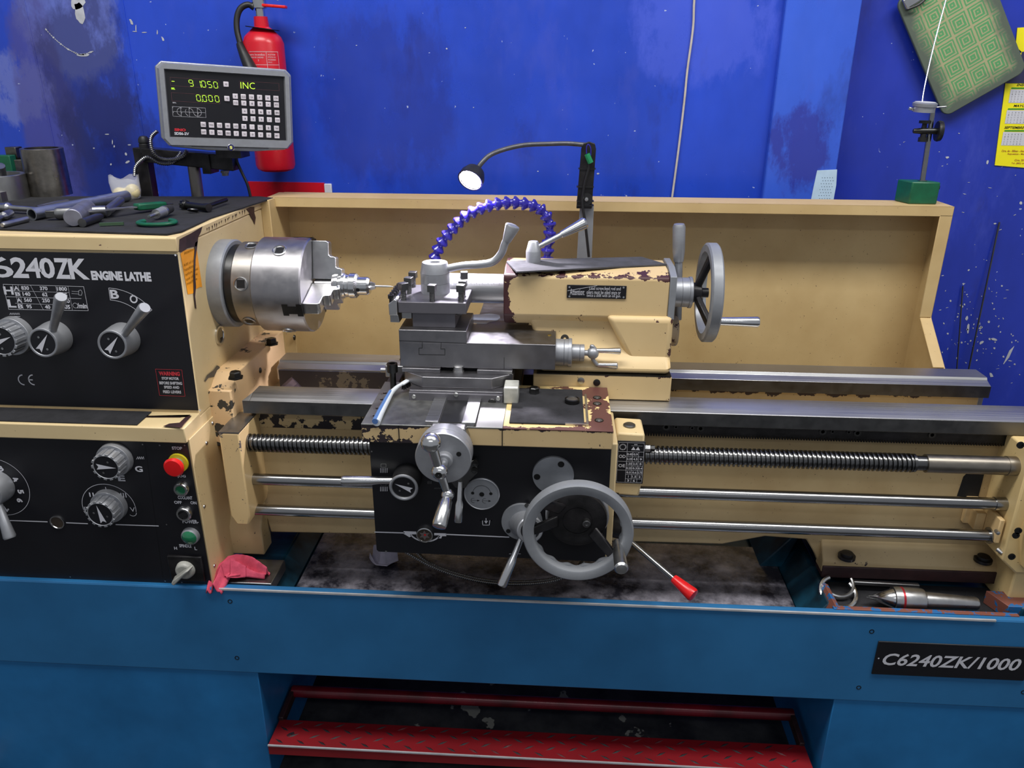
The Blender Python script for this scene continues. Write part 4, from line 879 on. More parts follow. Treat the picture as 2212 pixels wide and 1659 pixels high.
# reversing lever with a red grip, on the control rod
B().rev((.822, SY, .665), (1, 0, 0), [(0, 0), (0, .030), (.018, .034), (.026, .034), (.026, .016), (.034, .016), (.034, 0)], 36).build('lever_boss', 'castdark', car)
s_ = Vector((.842, SY-.02, .655)); t = at(1500, 1288, Y=-.335); m_ = at(1452, 1255, Y=-.31); L = (t-s_).length; d = (t-s_).normalized(); lm = (m_-s_).length
B().cyl(s_, s_+d*lm, .0056).build('reversing_lever', 'shaft', car); rl = bpy.data.objects['reversing_lever']
B().rev(s_+d*(lm-.004), d, [(0, 0), (0, .0085), (.005, .0095), ((L-lm)*.5, .0115), (L-lm-.002, .0140), (L-lm+.002, .0128), (L-lm+.003, 0)], 28).build('red_grip', 'red', rl, label='bright red tapered grip')
# cross slide
CSY = -.20; x0c, x1c = .413, .599; zt = aZ(990, 845, CSY)
b = B(); b.box(x0c, CSY, .953, x1c, .20, zt); cs = b.build('cross_slide', 'slide', car, .0012)
zl = aZ(990, 873, CSY)
B().prism([(x0c, zt-.002), (x0c, zl+.001), (xa0+.006, zl-.0005), (xa0+.001, zl+.009), (xa1-.004, zl+.009), (xa1+.014, zl-.0005), (x1c, zl-.0005), (x1c, zt-.003)], 'Y', CSY-.008, CSY).build('way_wiper', 'wiper', cs, .0012)
for px, py, r_ in ((894, 857, .0045), (985, 853, .0050), (1076, 861, .005), (1063, 869, .0078)):
    q = at(px, py, Y=CSY-.008); B().rev(q, AN, [(0, 0), (0, r_), (.0015, r_*.8), (.0022, 0)], 16).build('wiper_screw', 'steel' if r_ < .007 else 'blackox', cs)
# chip guard block at the right end of the wiper
p0, p1 = at(1088, 838, Y=-.215), at(1119, 873, Y=-.215)
B().box(p0.x, -.215, p1.z, p1.x, -.17, p0.z).build('scale_end_block', plain('dirty_white', srgb(188, 188, 180), .5, var=.25), cs, .002)
# swivel base
zb0 = zt; Ys = -.185; zs1 = aZ(990, 816, Ys)
xs = [aX(p_, 825, Ys) for p_ in (868, 912, 1062, 1107)]
b = B(); b.prism([(xs[0], -.155), (xs[1], Ys), (xs[2], Ys), (xs[3], -.155), (xs[3], .09), (xs[0], .09)], 'Z', zb0, zs1)
sw = b.build('swivel_base', 'slide', cs, .0015)
zc0 = aZ(1200, 800, -.15); zc1 = aZ(1200, 745, -.15); zc2 = aZ(862, 712, -.15)
xl, xr, xm = aX(862, 735, -.15), aX(1200, 770, -.15), aX(1008, 712, -.15)
xq = [aX(p_, 785, -.16) for p_ in (867, 950, 1030, 1107)]
B().box(xq[0], -.16, zs1, xq[1], .06, zc0).build('swivel_block', 'slide', cs, .001); B().box(xq[2], -.16, zs1, xq[3], .06, zc0).build('swivel_block', 'slide', cs, .001)
B().box(xq[1], -.125, zs1, xq[2], .06, zc0).build('swivel_core', 'dark', cs)
q = at(990, 812, Y=-.155); B().rev((q.x, -.150, zs1-.001), (0, 0, 1), [(0, 0), (0, .0115), (.004, .0115), (.004, .0105), (.013, .0105), (.015, .007), (.015, 0)], 20).build('clamp_nut', 'steel', cs)
# compound slide
yb_ = at(1200, 703, Z=zc1).y
cp = B().box(xl, -.15, zc0, xr, yb_, zc1).build('compound_slide', 'slide', car, .0014)
B().box(xl, -.1502, zc1-.004, xm, yb_, zc2).build('top_slide', 'slide', cp, .0014)
f = Face((0, -.1504, 0), AN, (0, 0, 1), .0003)
f.path([(912, 739), (912, 752), (905, 752), (905, 766), (961, 767), (961, 754), (952, 754), (953, 740)], .0009, 0); f.line((1089, 772), (1089, 797), .0009, 0); f.line((862, 736), (1010, 742), .0009)
f.build('slot_outline', 'blackox', cp)
q = at(1187, 724, Z=zc1); B().rev((q.x, q.y, zc1-.0003), (0, 0, 1), [(0, .0045), (.0008, .004), (.0008, 0)], 16).build('oil_point', plain('brass', srgb(190, 160, 70), .3, 1), cp)
wz = (zc0+zc1)/2-.004; xw = xr; yw = -.105
B().rev((xw, yw, wz), (1, 0, 0), [(0, 0), (0, .0275), (.016, .0275), (.017, .0265), (.018, .0275), (.026, .0275), (.026, .0295), (.032, .0295), (.033, .028), (.033, .0175), (.048, .0175), (.049, .0165), (.050, .0175), (.058, .0175), (.0585, .016), (.0585, .006), (.066, .006), (.066, 0)], 48).build('compound_dial', 'silver', cp)
hx_ = xw+.076; hc = Vector((hx_, yw, wz)); u1 = at(1285, 757, Y=yw); u2 = at(1290, 788, Y=yw)
b = B(); b.ball(hc, .0125, n=24); b.tube([hc, hc+Vector((-.003, 0, .015)), Vector((hx_+.006, yw, u1.z)), Vector((u1.x+.004, yw, u1.z))], .0042, 12); b.tube([hc, hc+Vector((0, 0, -.012)), Vector((u2.x, yw, u2.z))], .0042, 12)
b.build('crank_ball', 'silver', cp)
for (ua, xe_) in ((u1, aX(1341, 757, yw)), (u2, aX(1334, 790, yw))):
    L = xe_-ua.x; B().rev((ua.x, yw, ua.z), (1, 0, 0), [(0, .0038), (.004, .0048), (L*.5, .0056), (L-.002, .0072), (L, .006), (L, 0)], 20).build('crank_grip', 'chrome', cp)
# rear end of the cross slide: chip cover and its white end cap
p0 = at(1015, 703, Z=1.045); zz = zc1-.002
B().box(xm+.005, yb_, .965, aX(1143, 690, .03), .16, zz).build('rear_cover', 'slide', car, .0015)
p0, p1 = at(1116, 683, Y=.04), at(1137, 704, Y=.04); B().box(p0.x, .04, p1.z, p1.x, .09, p0.z+.001).build('scale_cap', 'white', car, .002)
f = Face((0, 0, zz), (0, 0, 1), (0, 1, 0), .0005); f.poly([(1019, 680), (1060, 678), (1080, 681), (1080, 688), (1072, 694), (1058, 696), (1050, 700), (1020, 699)])
f.build('coolant_puddle', plain('coolant_film', srgb(150, 165, 180), .1, var=.1, coat=1), car)
# stop block left of the compound
p0 = at(833, 790, Y=-.05); B().box(aX(832, 800, -.05), -.05, aZ(832, 815, -.05), xl+.01, -.01, aZ(832, 790, -.05)).build('stop_block', 'mid', car, .002)
q = at(826, 799, Y=-.03); B().cyl((q.x-.003, -.03, q.z), (q.x+.02, -.03, q.z), .0055).build('stop_screw', 'steel', car)

# ---- tool post
tp = thing('tool_post', 'square four-way tool post with silver lever and square-headed bolts', 'tool post', (.44, 0, zc2))
TPY = -.138
zp0 = aZ(862, 676, TPY); zp1 = aZ(862, 652, TPY); tx0, tx1 = aX(859, 652, TPY), aX(1007, 657, TPY); ty1 = at(1017, 617, Z=zp1).y
B().box(aX(891, 690, -.13), -.130, zc2, aX(983, 690, -.13), ty1-.02, zp0).build('post_core', 'wiper', tp, .001)
B().box(tx0, TPY, zp0, tx1, ty1, zp1).build('top_plate', 'wiper', tp, .0015)
B().box(tx0+.004, TPY+.012, zp0-.015, aX(890, 690, -.126), -.06, zp0).build('tool_shank', 'mid', tp, .001)
pq = at(941, 631, Z=zp1); PY = pq.y
pc_ = Vector((pq.x, PY, zp1)); hz = aZ(942, 566, PY)-zp1; pr_ = (at(973, 620, Y=PY)-at(911, 620, Y=PY)).length/2
B().rev(pc_, (0, 0, 1), [(0, 0), (0, pr_), (hz*.34, pr_), (hz*.345, pr_*.975), (hz*.35, pr_), (hz*.66, pr_), (hz*.665, pr_*.975), (hz*.67, pr_), (hz*.98, pr_*.88), (hz, pr_*.85), (hz, .011), (hz-.003, .010), (hz-.003, .0)], 56, [0]*11+[1]).build('clamp_hub', ['silver', 'blackox'], tp)
Lz = hz*.80; pts = [pc_+Vector((pr_*.8, 0, Lz-.001)), at(1000, 574, Y=PY), at(1040, 571, Y=PY), at(1066, 565, Y=PY), at(1083, 547, Y=PY), at(1090, 528, Y=PY), at(1096, 515, Y=PY)]
lv = B().tube(pts, .0078, 18).build('clamp_lever', 'silver', tp)
k0, k1 = at(1094, 521, Y=PY), at(1108, 487, Y=PY); L = (k1-k0).length
B().rev(k0, k1-k0, [(0, 0), (0, .0085), (.002, .0088), (L-.003, .0150), (L, .0138), (L+.002, .008), (L+.002, 0)], 28).build('lever_knob', 'silver', lv)
for px, py, hpx in ((872, 648, 38), (934, 651, 37), (996, 651, 37), (1000, 636, 30), (1003, 620, 34), (884, 634, 36), (893, 620, 34)):
    q = at(px, py, Z=zp1); h = aZ(px, py-hpx, q.y)-zp1
    b = B()
    prof = [(0, 0)]+[(h*.6*i/14, .0050 if i % 2 else .0060) for i in range(15)]+[(h*.6, 0)]
    b.rev(q, (0, 0, 1), prof, 16); a = random.uniform(-.2, .2) if px != 872 else .75
    T = Matrix.Translation((q.x, q.y, zp1+h*.58)) @ Matrix.Rotation(a, 4, 'Z'); b.box(-.0078, -.0078, 0, .0078, .0078, h*.40, 0, T)
    b.build('clamp_bolt', 'dark', tp, .0008)
B().rev((tx1-.016, TPY+.014, zp0), (0, 0, -1), [(0, .008), (.004, .007), (.006, 0)], 20).build('clamp_bolt', 'blackox', tp)
th = thing('boring_bar_holder', 'small tool holder with a row of hex screws, left side of the tool post', 'tool holder', (tx0-.01, -.08, zp0-.02))
ya, yb2 = TPY-.004, -.025
B().prism([(tx0-.018, zp0-.004), (tx0-.001, zp0-.004), (tx0-.001, zp1+.004), (tx0-.006, zp1+.006), (tx0-.018, zp1-.004)], 'Y', ya, yb2).build('holder_body', 'steel', th, .0015)
B().prism([(tx0-.017, zp0-.020), (tx0+.002, zp0-.020), (tx0-.001, zp0-.004), (tx0-.017, zp0-.004)], 'Y', ya+.004, yb2-.02).build('insert_shank', 'mid', th, .001)
for i in range(6):
    y = ya+.008+i*.0175; b = B(); b.rev((tx0-.0135, y, zp1-.004), (0, 0, 1), [(0, 0), (0, .0042), (.010, .0042), (.010, .0064), (.017, .0064), (.017, .0035), (.014, .0035), (.014, 0)], 16); b.build('hex_screw', 'blackox', th)
e_ = Vector((tx0-.006, yb2-.006, zp1+.002))
B().rev((xt+.001, -.001, SZ-.0005), e_-Vector((xt+.001, 0, SZ)), [(0, 0), (0, .0012), ((e_.x-xt)*.3, .0035), ((e_-Vector((xt, 0, SZ))).length, .0055), ((e_-Vector((xt, 0, SZ))).length, 0)], 14).build('boring_tip', 'steel', th)

# ================================================================== tailstock
TE = painted('tailstock_enamel', srgb(214, 188, 140), edges=(('X', .59, .030, .38), ('Z', 1.166, .010, .24), ('Z', 1.078, .012, .12), ('Z', .97, .012, .14), ('X', .935, .01, .12), ('Y', -.04, .05, .05)), chips=.70, chip_scale=30, under=srgb(70, 38, 40))
ts = thing('tailstock', 'cream tailstock with chipped paint, spoked handwheel and black oiling plate', 'tailstock', (.8, 0, .915))
TY = -.072; b = B()
prof = [(TY, 1.084), (TY, 1.163), (TY+.004, 1.168), (-.03, 1.176), (.05, 1.176), (.075, 1.160), (.075, 1.084), (.05, 1.06), (-.05, 1.06)]
b.prism(prof, 'X', .5905, .925); hd = b.build('tailstock_head', TE, ts, .003)
b = B()
# waisted body between head and base
sec = [(1.09, .61, .925, -.066), (1.065, .645, .930, -.058), (1.03, .655, .935, -.062), (1.0, .660, .937, -.085), (.985, .662, .937, -.104), (.973, .664, .937, -.108)]
k = []
for z, xa_, xb_, y in sec: k.append(len(b.v)); b.v += [Vector((xa_, y, z)), Vector((xb_, y, z)), Vector((xb_, .09, z)), Vector((xa_, .09, z))]
for i in range(len(sec)-1):
    for j in range(4): b.f.append([k[i]+j, k[i]+(j+1) % 4, k[i+1]+(j+1) % 4, k[i+1]+j]); b.m.append(0); b.sm.append(False)
b.f += [[0, 1, 2, 3], [k[-1]+j for j in range(4)]]; b.m += [0, 0]; b.sm += [False, False]
b.prism([(.80, 1.088), (.937, 1.088), (.9385, .985), (.855, .985)], 'Y', -.082, -.05)
b.build('tailstock_body', TE, ts, .012, seg=4)
b = B(); b.box(.655, -.110, .917, .9385, .12, .9705); ba = b.build('tailstock_base', TE, ts, .002)
B().box(.662, -.1105, .9705, .937, .118, .9725).build('base_seam', 'blackox', ba)
for px, py in ((1255, 822), (1289, 826)): q = at(px, py, Y=-.110); B().rev((q.x, -.1095, q.z), AN, [(0, 0), (0, .0072), (.003, .0072), (.0035, .006), (.0035, 0)], 20).build('set_screw', 'mid' if px == 1255 else 'blackox', ba)
q = at(1220, 731, Y=-.062); B().rev((q.x, -.056, q.z), (0, -1, .0), [(0, 0), (0, .0088), (.006, .0085), (.006, .003), (.004, 0)], 20).build('oil_nipple', 'dark', ts)
# rubber sheet lying on top of the head
zt_ = 1.1785; f = B(); P_ = [at(x_, y_, Z=zt_) for x_, y_ in ((1094, 566), (1116, 588), (1440, 572), (1386, 556), (1180, 561))]
f.prism([(p_.x, p_.y) for p_ in P_], 'Z', zt_-.0015, zt_+.0015); f.build('rubber_sheet', plain('grey_rubber', srgb(72, 72, 76), .8, var=.2, bump=.3), ts)
B().prism([(TY-.001, 1.0815), (TY-.001, 1.170), (-.03, 1.181), (.05, 1.181), (.078, 1.165), (.078, 1.082)], 'X', .925, .9385).build('end_plate', 'grey', ts, .001)
# quill with scales
ql = B().rev((aX(962, 620, 0), 0, SZ), (1, 0, 0), [(0, 0), (0, .029), (.002, .031), (.17, .031), (.17, 0)], 48).build('quill', 'ground', ts)
b = B(); x_a, x_b = aX(975, 600, -.03), .5905
b.add([Vector((x, .0-.0313*math.cos(R(a)), SZ+.0313*math.sin(R(a)))) for x in (x_a, x_b) for a in (24, 32, 40, 48)], [(0, 1, 5, 4), (1, 2, 6, 5), (2, 3, 7, 6)], 0)
for i in range(44):
    x = x_a+.004+i*.0024; 
    if x < x_b-.001: b.add([Vector((x+dx, -.0315*math.cos(R(a)), SZ+.0315*math.sin(R(a)))) for dx in (0, .0005) for a in (25, 31 if i % 5 else 35)], [(0, 1, 3, 2)], 1)
b.build('quill_scale', ['white', 'blackox'], ql)
# oiling plate
p0, p1 = at(1225, 615, Y=TY-.001), at(1352, 646, Y=TY-.001); b = B(); b.box(p0.x, TY-.002, p1.z, p1.x, TY, p0.z); pl2 = b.build('oiling_plate', 'black', ts, .0006)
f = Face((0, TY-.002, 0), AN, (0, 0, 1), .0004)
f.text('Attention:', 1231, 637, 1263, 624, 0, .0); f.text('Lead screw,feed rod and', 1273, 627, 1341, 620, 0, .0); f.text('oilers must be oiled once or', 1267, 635, 1341, 628, 0, .0); f.text('twice a shift with an oil gun.', 1267, 643, 1341, 636, 0, .0)
for x_, y_ in ((1230, 620), (1347, 621), (1230, 640), (1347, 642)): f.disc(f.uv(x_, y_), .002, 1, 14, .0008)
f.line((1226, 628), (1290, 617), .0008)
f.build('lettering', ['white', 'chrome'], pl2)
# hub, wheel
B().rev((.9385, 0, SZ), (1, 0, 0), [(0, 0), (0, .031), (.020, .031), (.0205, .0302), (.021, .031), (.036, .031), (.0365, .033), (.042, .033), (.043, .0315), (.043, 0)], 48).build('quill_dial', 'silver', ts)
WX = 1.018; Rw = .1035; cwz = SZ+.0
b = B(); n = 96
b.rev((WX-.013, 0, cwz), (1, 0, 0), [(0, Rw-.018), (0, Rw-.004), (.003, Rw), (.021, Rw), (.024, Rw-.003), (.024, Rw-.013), (.018, Rw-.016), (.006, Rw-.0175), (0, Rw-.018)], n)
tw = b.build('tailstock_handwheel', 'grey', ts)
B().rev((.980, 0, cwz), (1, 0, 0), [(0, 0), (0, .022), (.012, .020), (.020, .018), (.022, .014), (.022, .010), (.036, .010), (.036, 0)], 32).build('handwheel_hub', 'castdark', tw)
for k in (100, 220, 340):
    e = Vector((0, math.cos(R(k)), math.sin(R(k)))); w = Vector((1, 0, 0)).cross(e); a, bq = Vector((.992, 0, cwz))+e*.014, Vector((WX-.001, 0, cwz))+e*(Rw-.014); X_ = Vector((1, 0, 0))
    vs = [a+w*.009+X_*.007, a-w*.009+X_*.007, a-w*.009-X_*.006, a+w*.009-X_*.006, bq+w*.011+X_*.006, bq-w*.011+X_*.006, bq-w*.011-X_*.007, bq+w*.011-X_*.007]
    B().add(vs, [(0, 1, 2, 3), (7, 6, 5, 4), (0, 4, 5, 1), (1, 5, 6, 2), (2, 6, 7, 3), (3, 7, 4, 0)]).build('spoke', 'castdark', tw, .003)
q = at(1556, 691, Y=-.045); xe_ = aX(1637, 692, -.045); B().rev((WX, -.055, q.z), (1, 0, 0), [(0, .0075), (.016, .0075), (.017, .0085), (.05, .0095), (xe_-WX-.004, .0115), (xe_-WX, .010), (xe_-WX, 0)], 28).build('crank_handle', 'chrome', tw)
# locking levers
q0, q1 = at(1464, 690, Y=.055), at(1467, 484, Y=.055); L = (q1-q0).length
B().rev(q0, q1-q0, [(0, 0), (0, .0085), (L*.62, .0085), (L*.62, .0105), (L*.72, .0130), (L*.97, .0135), (L, .011), (L, 0)], 28).build('clamp_lever', 'silver', ts)
q = at(1468, 715, Y=.03); b = B(); b.rev((.93, .03, q.z), (1, 0, 0), [(0, 0), (0, .022), (.008, .033), (.030, .033), (.034, .030), (.034, 0)], 40); b.build('clamp_eccentric', painted('eccentric_enamel', srgb(170, 152, 126), chips=.52, chip_scale=26, under=srgb(70, 44, 46)), ts, .002)
q0 = at(1152, 556, Y=-.0); zb_ = 1.176
B().rev((q0.x, -.0, zb_), (0, 0, 1), [(0, 0), (0, .0155), (.026, .0155), (.027, .015), (.045, .0105), (.0465, .009), (.0465, 0)], 32).build('quill_lock_post', 'silver', ts)
s_ = Vector((q0.x, 0, zb_+.030)); t = at(1266, 480, Y=.03); L = (t-s_).length
B().rev(s_, t-s_, [(0, 0), (0, .0048), (L*.52, .0060), (L*.525, .0072), (L*.56, .0080), (L-.004, .0125), (L, .010), (L+.001, 0)], 24).build('quill_lock_lever', 'chrome', ts)

# ================================================================== coolant hose and work lamp
M['conduit'] = steel('conduit_steel', .26, .35)
HYc = .085
pth = [at(x, y, Y=HYc) for x, y in ((938, 560), (945, 540), (955, 522), (968, 505), (985, 486), (1003, 468), (1022, 457), (1045, 447), (1072, 441), (1100, 437), (1125, 439), (1148, 443), (1166, 450), (1178, 463), (1187, 478), (1188, 498), (1185, 515), (1184, 532), (1182, 548), (1182, 566), (1182, 590), (1180, 640))]
hose = thing('coolant_hose', 'arched dark blue segmented coolant hose rising behind the tool post', 'hose', pth[-1]); hose['label'] = 'arched dark blue segmented coolant hose rising behind the tool post'
def resample(P, step):
    out = [P[0]]; acc = 0.
    for a, c in zip(P, P[1:]):
        L = (c-a).length; d = step-acc
        while d <= L: out.append(a+(c-a)*(d/L)); d += step
        acc = L-(d-step)
    return out
rs = resample(pth, .0192)
for a, c in zip(rs, rs[1:]):
    B().rev(a, c-a, [(0, .0085), (.001, .0138), (.0045, .0146), (.007, .0132), (.014, .0075), (.0165, .0075), (.020, .0088)], 18).build('hose_segment', 'hoseblue', hose)
LY = .225
lamp = thing('work_lamp', 'lit round lamp on a grey gooseneck with a taped black upright behind the tailstock', 'lamp', (aX(1262, 555, LY), LY, .93))
b = B(); a0_, a1_ = at(1262, 560, Y=LY), at(1266, 446, Y=LY)
b.prism([(a0_.x-.022, .93), (a0_.x+.018, .93), (a1_.x+.018, a1_.z), (a1_.x-.014, a1_.z)], 'Y', LY, LY+.012); b.box(.60, .19, .928, a0_.x+.018, LY+.012, .94)
b.build('support_plate', 'grey', lamp, .001)
q0, q1 = at(1262, 450, Y=LY-.01), at(1272, 322, Y=LY-.01); b = B(); b.prism([(q0.x-.018, q0.z), (q0.x+.017, q0.z), (q1.x+.016, q1.z+.0), (q1.x+.013, q1.z+.012), (q1.x, q1.z+.016), (q1.x-.013, q1.z+.012), (q1.x-.017, q1.z)], 'Y', LY-.014, LY); b.build('upright', 'castdark', lamp, .001)
for y_ in (364, 403, 434, 443): p_ = at(1268 if y_ < 400 else 1264, y_, Y=LY-.007); B().box(p_.x-.0195, LY-.0165, p_.z-.0012, p_.x+.0195, LY+.002, p_.z+.0012).build('cable_tie', 'blackplastic', lamp)
p_ = at(1263, 430, Y=LY-.014); B().rev((p_.x+.004, LY-.014, p_.z), AN, [(0, 0), (0, .014), (.003, .014), (.003, .005), (.007, .004), (.008, 0)], 24, [0, 0, 0, 1, 1]).build('pivot_bolt', ['blackplastic', 'steel'], lamp)
B().tube([at(x, y, Y=LY-.018) for x, y in ((1272, 335), (1272, 360), (1262, 400), (1258, 440), (1264, 480), (1272, 555))], .0032, 10).build('power_cable', 'blackplastic', lamp)
B().tube([at(x, y, Y=LY-.02) for x, y in ((1267, 332), (1267, 318), (1271, 312), (1276, 320), (1276, 336))], .0012, 8).build('lead_wire', 'hoseblue', lamp)
B().tube([at(x, y, Y=LY-.02) for x, y in ((1268, 333), (1273, 345), (1276, 352))], .0065, 10).build('green_tape', plain('green_tape', srgb(20, 130, 80), .5), lamp)
hd_ = at(1020, 382, Y=.11); dirn = Vector((-.30, -.78, -.55)).normalized()
nk = [at(1264, 313, Y=LY-.008), at(1225, 310, Y=.21), at(1180, 311, Y=.195), at(1135, 313, Y=.18), at(1095, 321, Y=.16), at(1062, 333, Y=.14), at(1043, 349, Y=.128), hd_-dirn*.014]
B().tube(nk, .0052, 14).build('gooseneck', plain('gooseneck_grey', srgb(92, 92, 96), .4, .5, bump=.3, scale=80), lamp)
B().rev(hd_-dirn*.022, dirn, [(0, 0), (0, .013), (.006, .022), (.020, .0275), (.034, .0285), (.034, .0255), (.031, .025), (.031, .024)], 40).build('lamp_shade', 'blackplastic', lamp)
em = NT('lamp_glow'); em.b.inputs['Emission Color'].default_value = (1, .95, 1, 1); em.b.inputs['Emission Strength'].default_value = 60
B().rev(hd_-dirn*.022, dirn, [(.030, 0), (.030, .0245), (.0285, .0245)], 40).build('bulb_lens', em.m, lamp)
sl = bpy.data.lights.new('lamp_beam', 'SPOT'); sl.energy = 22; sl.color = (.93, .88, 1); sl.spot_size = R(124); sl.spot_blend = .3; sl.shadow_soft_size = .018
so = bpy.data.objects.new('lamp_beam', sl); SC.collection.objects.link(so); so.location = hd_+dirn*.014; so.rotation_euler = Vector((-.06, -.50, -.86)).to_track_quat('-Z', 'Y').to_euler()

# ================================================================== digital readout on its arm
HT = 1.2575
DY = .22
th_ = R(29); DN = Vector((math.sin(th_), -math.cos(th_), .0)); cen0 = at(482, 228, Y=.235)
def onp(px, py):
    d = ((px-IW/2)*CR-(py-IH/2)*CU)/F+CF; return CAM+d*((cen0-CAM).dot(DN)/d.dot(DN))
c0, c1, c2, c3 = [onp(x, y) for x, y in ((334, 130), (629, 151), (635, 324), (352, 317))]
ux = (c1-c0+c2-c3).normalized(); uz = DN.cross(ux)*-1 if DN.cross(ux).z < 0 else DN.cross(ux); cen = (c0+c1+c2+c3)/4
wd = ((c1-c0).length+(c2-c3).length)/2; hd2 = ((c0-c3).dot(uz)+(c1-c2).dot(uz))/2
dro = thing('digital_readout', 'grey-framed digital readout with green numbers and white keys above the headstock', 'display', (cen.x, cen.y, cen.z-hd2/2))
Tm = Matrix(((ux.x, -DN.x, uz.x, cen.x), (ux.y, -DN.y, uz.y, cen.y), (ux.z, -DN.z, uz.z, cen.z), (0, 0, 0, 1)))
def chamf(w, h, c, cb=None): cb = cb or c; return [(-w+cb, -h), (w-cb, -h), (w, -h+cb), (w, h-c), (w-c, h), (-w+c, h), (-w, h-c), (-w, -h+cb)]
w_, h_ = wd/2, hd2/2
b = B(); bot = [(-w_+.020, -h_), (-.05, -h_-.006), (.05, -h_-.006), (w_-.020, -h_), (w_, -h_+.018), (w_, h_-.012), (w_-.012, h_), (-w_+.012, h_), (-w_, h_-.012), (-w_, -h_+.018)]
b.prism(bot, 'Y', .004, .034, 0, Tm); b.prism([(x*.97, z*.97) for x, z in bot], 'Y', .034, .05, 0, Tm)
b.build('casing', 'silver', dro, .002)
# bezel ring: outer to inner
ow, oh = w_-.002, h_-.002; iw, ih0, ih1 = w_-.0185, -h_+.022, h_-.017
b = B(); O = [(-ow+.012, -oh), (ow-.012, -oh), (ow, -oh+.014), (ow, oh-.012), (ow-.012, oh), (-ow+.012, oh), (-ow, oh-.012), (-ow, -oh+.014)]
I = [(-iw, ih0), (iw, ih0), (iw, ih0), (iw, ih1), (iw, ih1), (-iw, ih1), (-iw, ih1), (-iw, ih0)]
vs = [Tm @ Vector((x, .005, z)) for x, z in O]+[Tm @ Vector((x*.97, -.006, z*.97)) for x, z in O]+[Tm @ Vector((x, -.006, z)) for x, z in [(a_*1.02, c_*1.02) for a_, c_ in I]]+[Tm @ Vector((x, .001, z)) for x, z in I]
b.add(vs, [(r_*8+i, r_*8+(i+1) % 8, (r_+1)*8+(i+1) % 8, (r_+1)*8+i) for r_ in range(3) for i in range(8)])
b.build('bezel', 'silver', dro)
b = B(); b.box(-iw-.001, 0, ih0-.001, iw+.001, .006, ih1+.001, 0, Tm); b.build('screen_panel', 'black', dro)
f = Face(cen, DN, uz, .0004)
f.u = ux; f.v = uz
def rect(x0, y0, x1, y1, w=.0006, m=1):
    f.path([(x0, y0), (x1, y0+(x1-x0)*.06), (x1+(y1-y0)*.08, y1+(x1-x0)*.06), (x0+(y1-y0)*.08, y1)], w, m, True)
rect(367, 167, 472, 185); rect(370, 200, 474, 218); rect(517, 175, 602, 191)
SEG = {'0': 'abcdef', '1': 'bc', '9': 'abcdfg', '5': 'acdfg', '-': 'g'}
def digit(ch, px, py, h=.0, m=0):
    u, v = f.uv(px, py); W_, H_ = .0078, .0064; sk = -.0008
    S = {'a': ((0, 2), (1, 2)), 'b': ((1, 1), (1, 2)), 'c': ((1, 0), (1, 1)), 'd': ((0, 0), (1, 0)), 'e': ((0, 0), (0, 1)), 'f': ((0, 1), (0, 2)), 'g': ((0, 1), (1, 1))}
    for s_ in SEG[ch]:
        (x0, z0), (x1, z1) = S[s_]; t = .12
        a = (u+x0*W_+sk*z0, v+z0*H_); c = (u+x1*W_+sk*z1, v+z1*H_); a2 = (a[0]+(c[0]-a[0])*t, a[1]+(c[1]-a[1])*t); c2_ = (c[0]-(c[0]-a[0])*t, c[1]-(c[1]-a[1])*t)
        f.lineuv(a2, c2_, .0011, m)
digit('-', 371, 182, 0, 0)
for ch_, x, y in (('9', 410, 186), ('1', 426, 187), ('0', 437, 188), ('5', 450, 189), ('0', 463, 190)): digit(ch_, x, y)
for ch_, x, y in (('0', 426, 218), ('0', 439, 219), ('0', 452, 219), ('0', 466, 220)): digit(ch_, x, y)
f.disc(f.uv(435, 188), .0009); f.disc(f.uv(437, 219), .0009)
def T(st, x0, yb, x1, yt, m, bold=.0):
    a = f.uv(x0, yb); c = f.uv(x1, yt); f.textuv(st, a[0], a[1], max(c[0], a[0]+.002), a[1]+(f.uv(x0, yt)[1]-a[1]), m, bold)
T('INC', 520, 191, 550, 177, 0, -.01); T('SEL', 370, 193, 378, 189, 0, .02); T('SEL', 373, 223, 381, 220, 2)
T('SINO', 377, 283, 401, 277, 3, .05); T('SDS6-2V', 377, 291, 408, 285, 2, .03)
g0, g1 = f.uv(372, 230), f.uv(445, 256)
for k in range(5): x = g0[0]+(g1[0]-g0[0])*k/4; f.lineuv((x, g0[1]), (x, g1[1]+.002), .0004, 2)
for k in range(3): z = g0[1]+(g1[1]+.002-g0[1])*k/2; f.lineuv((g0[0], z), (g1[0], z), .0004, 2)
gw = (g1[0]-g0[0])/4; gh = (g0[1]-g1[1]-.002)/2
for k, (cx2, cz2, a_, c_) in enumerate(((1, -.0, math.pi/2, math.pi), (2, 0, math.pi*.75, math.pi*1.1), (2, 0, 0, .5*math.pi), (3, 0, 0, .5*math.pi), (1, 0, math.pi, 1.5*math.pi), (2, 0, math.pi, 1.4*math.pi), (3, 0, math.pi, 1.5*math.pi), (3, 0, 1.5*math.pi, 2*math.pi))): f.arc((g0[0]+gw*cx2, g0[1]-gh), gh*.8, a_, c_, .0005, 2, 8)
for k in range(8): f.textuv(str(k+1), g0[0]+gw*(k % 4)+.0006, g0[1]-gh*(k//4)-.0032, g0[0]+gw*(k % 4)+.0018, g0[1]-gh*(k//4)-.0010, 2)
f.build('screen_print', [(lambda n_: (setattr(n_.b.inputs['Emission Strength'], 'default_value', 1.6), setattr(n_.b.inputs['Emission Color'], 'default_value', (.55, .95, .05, 1)), n_.out(srgb(20, 30, 5)))[-1])(NT('green_digits')), plain('dim_frame_line', srgb(88, 52, 58), .5), 'white', plain('red_print2', srgb(200, 40, 50), .5)], dro)
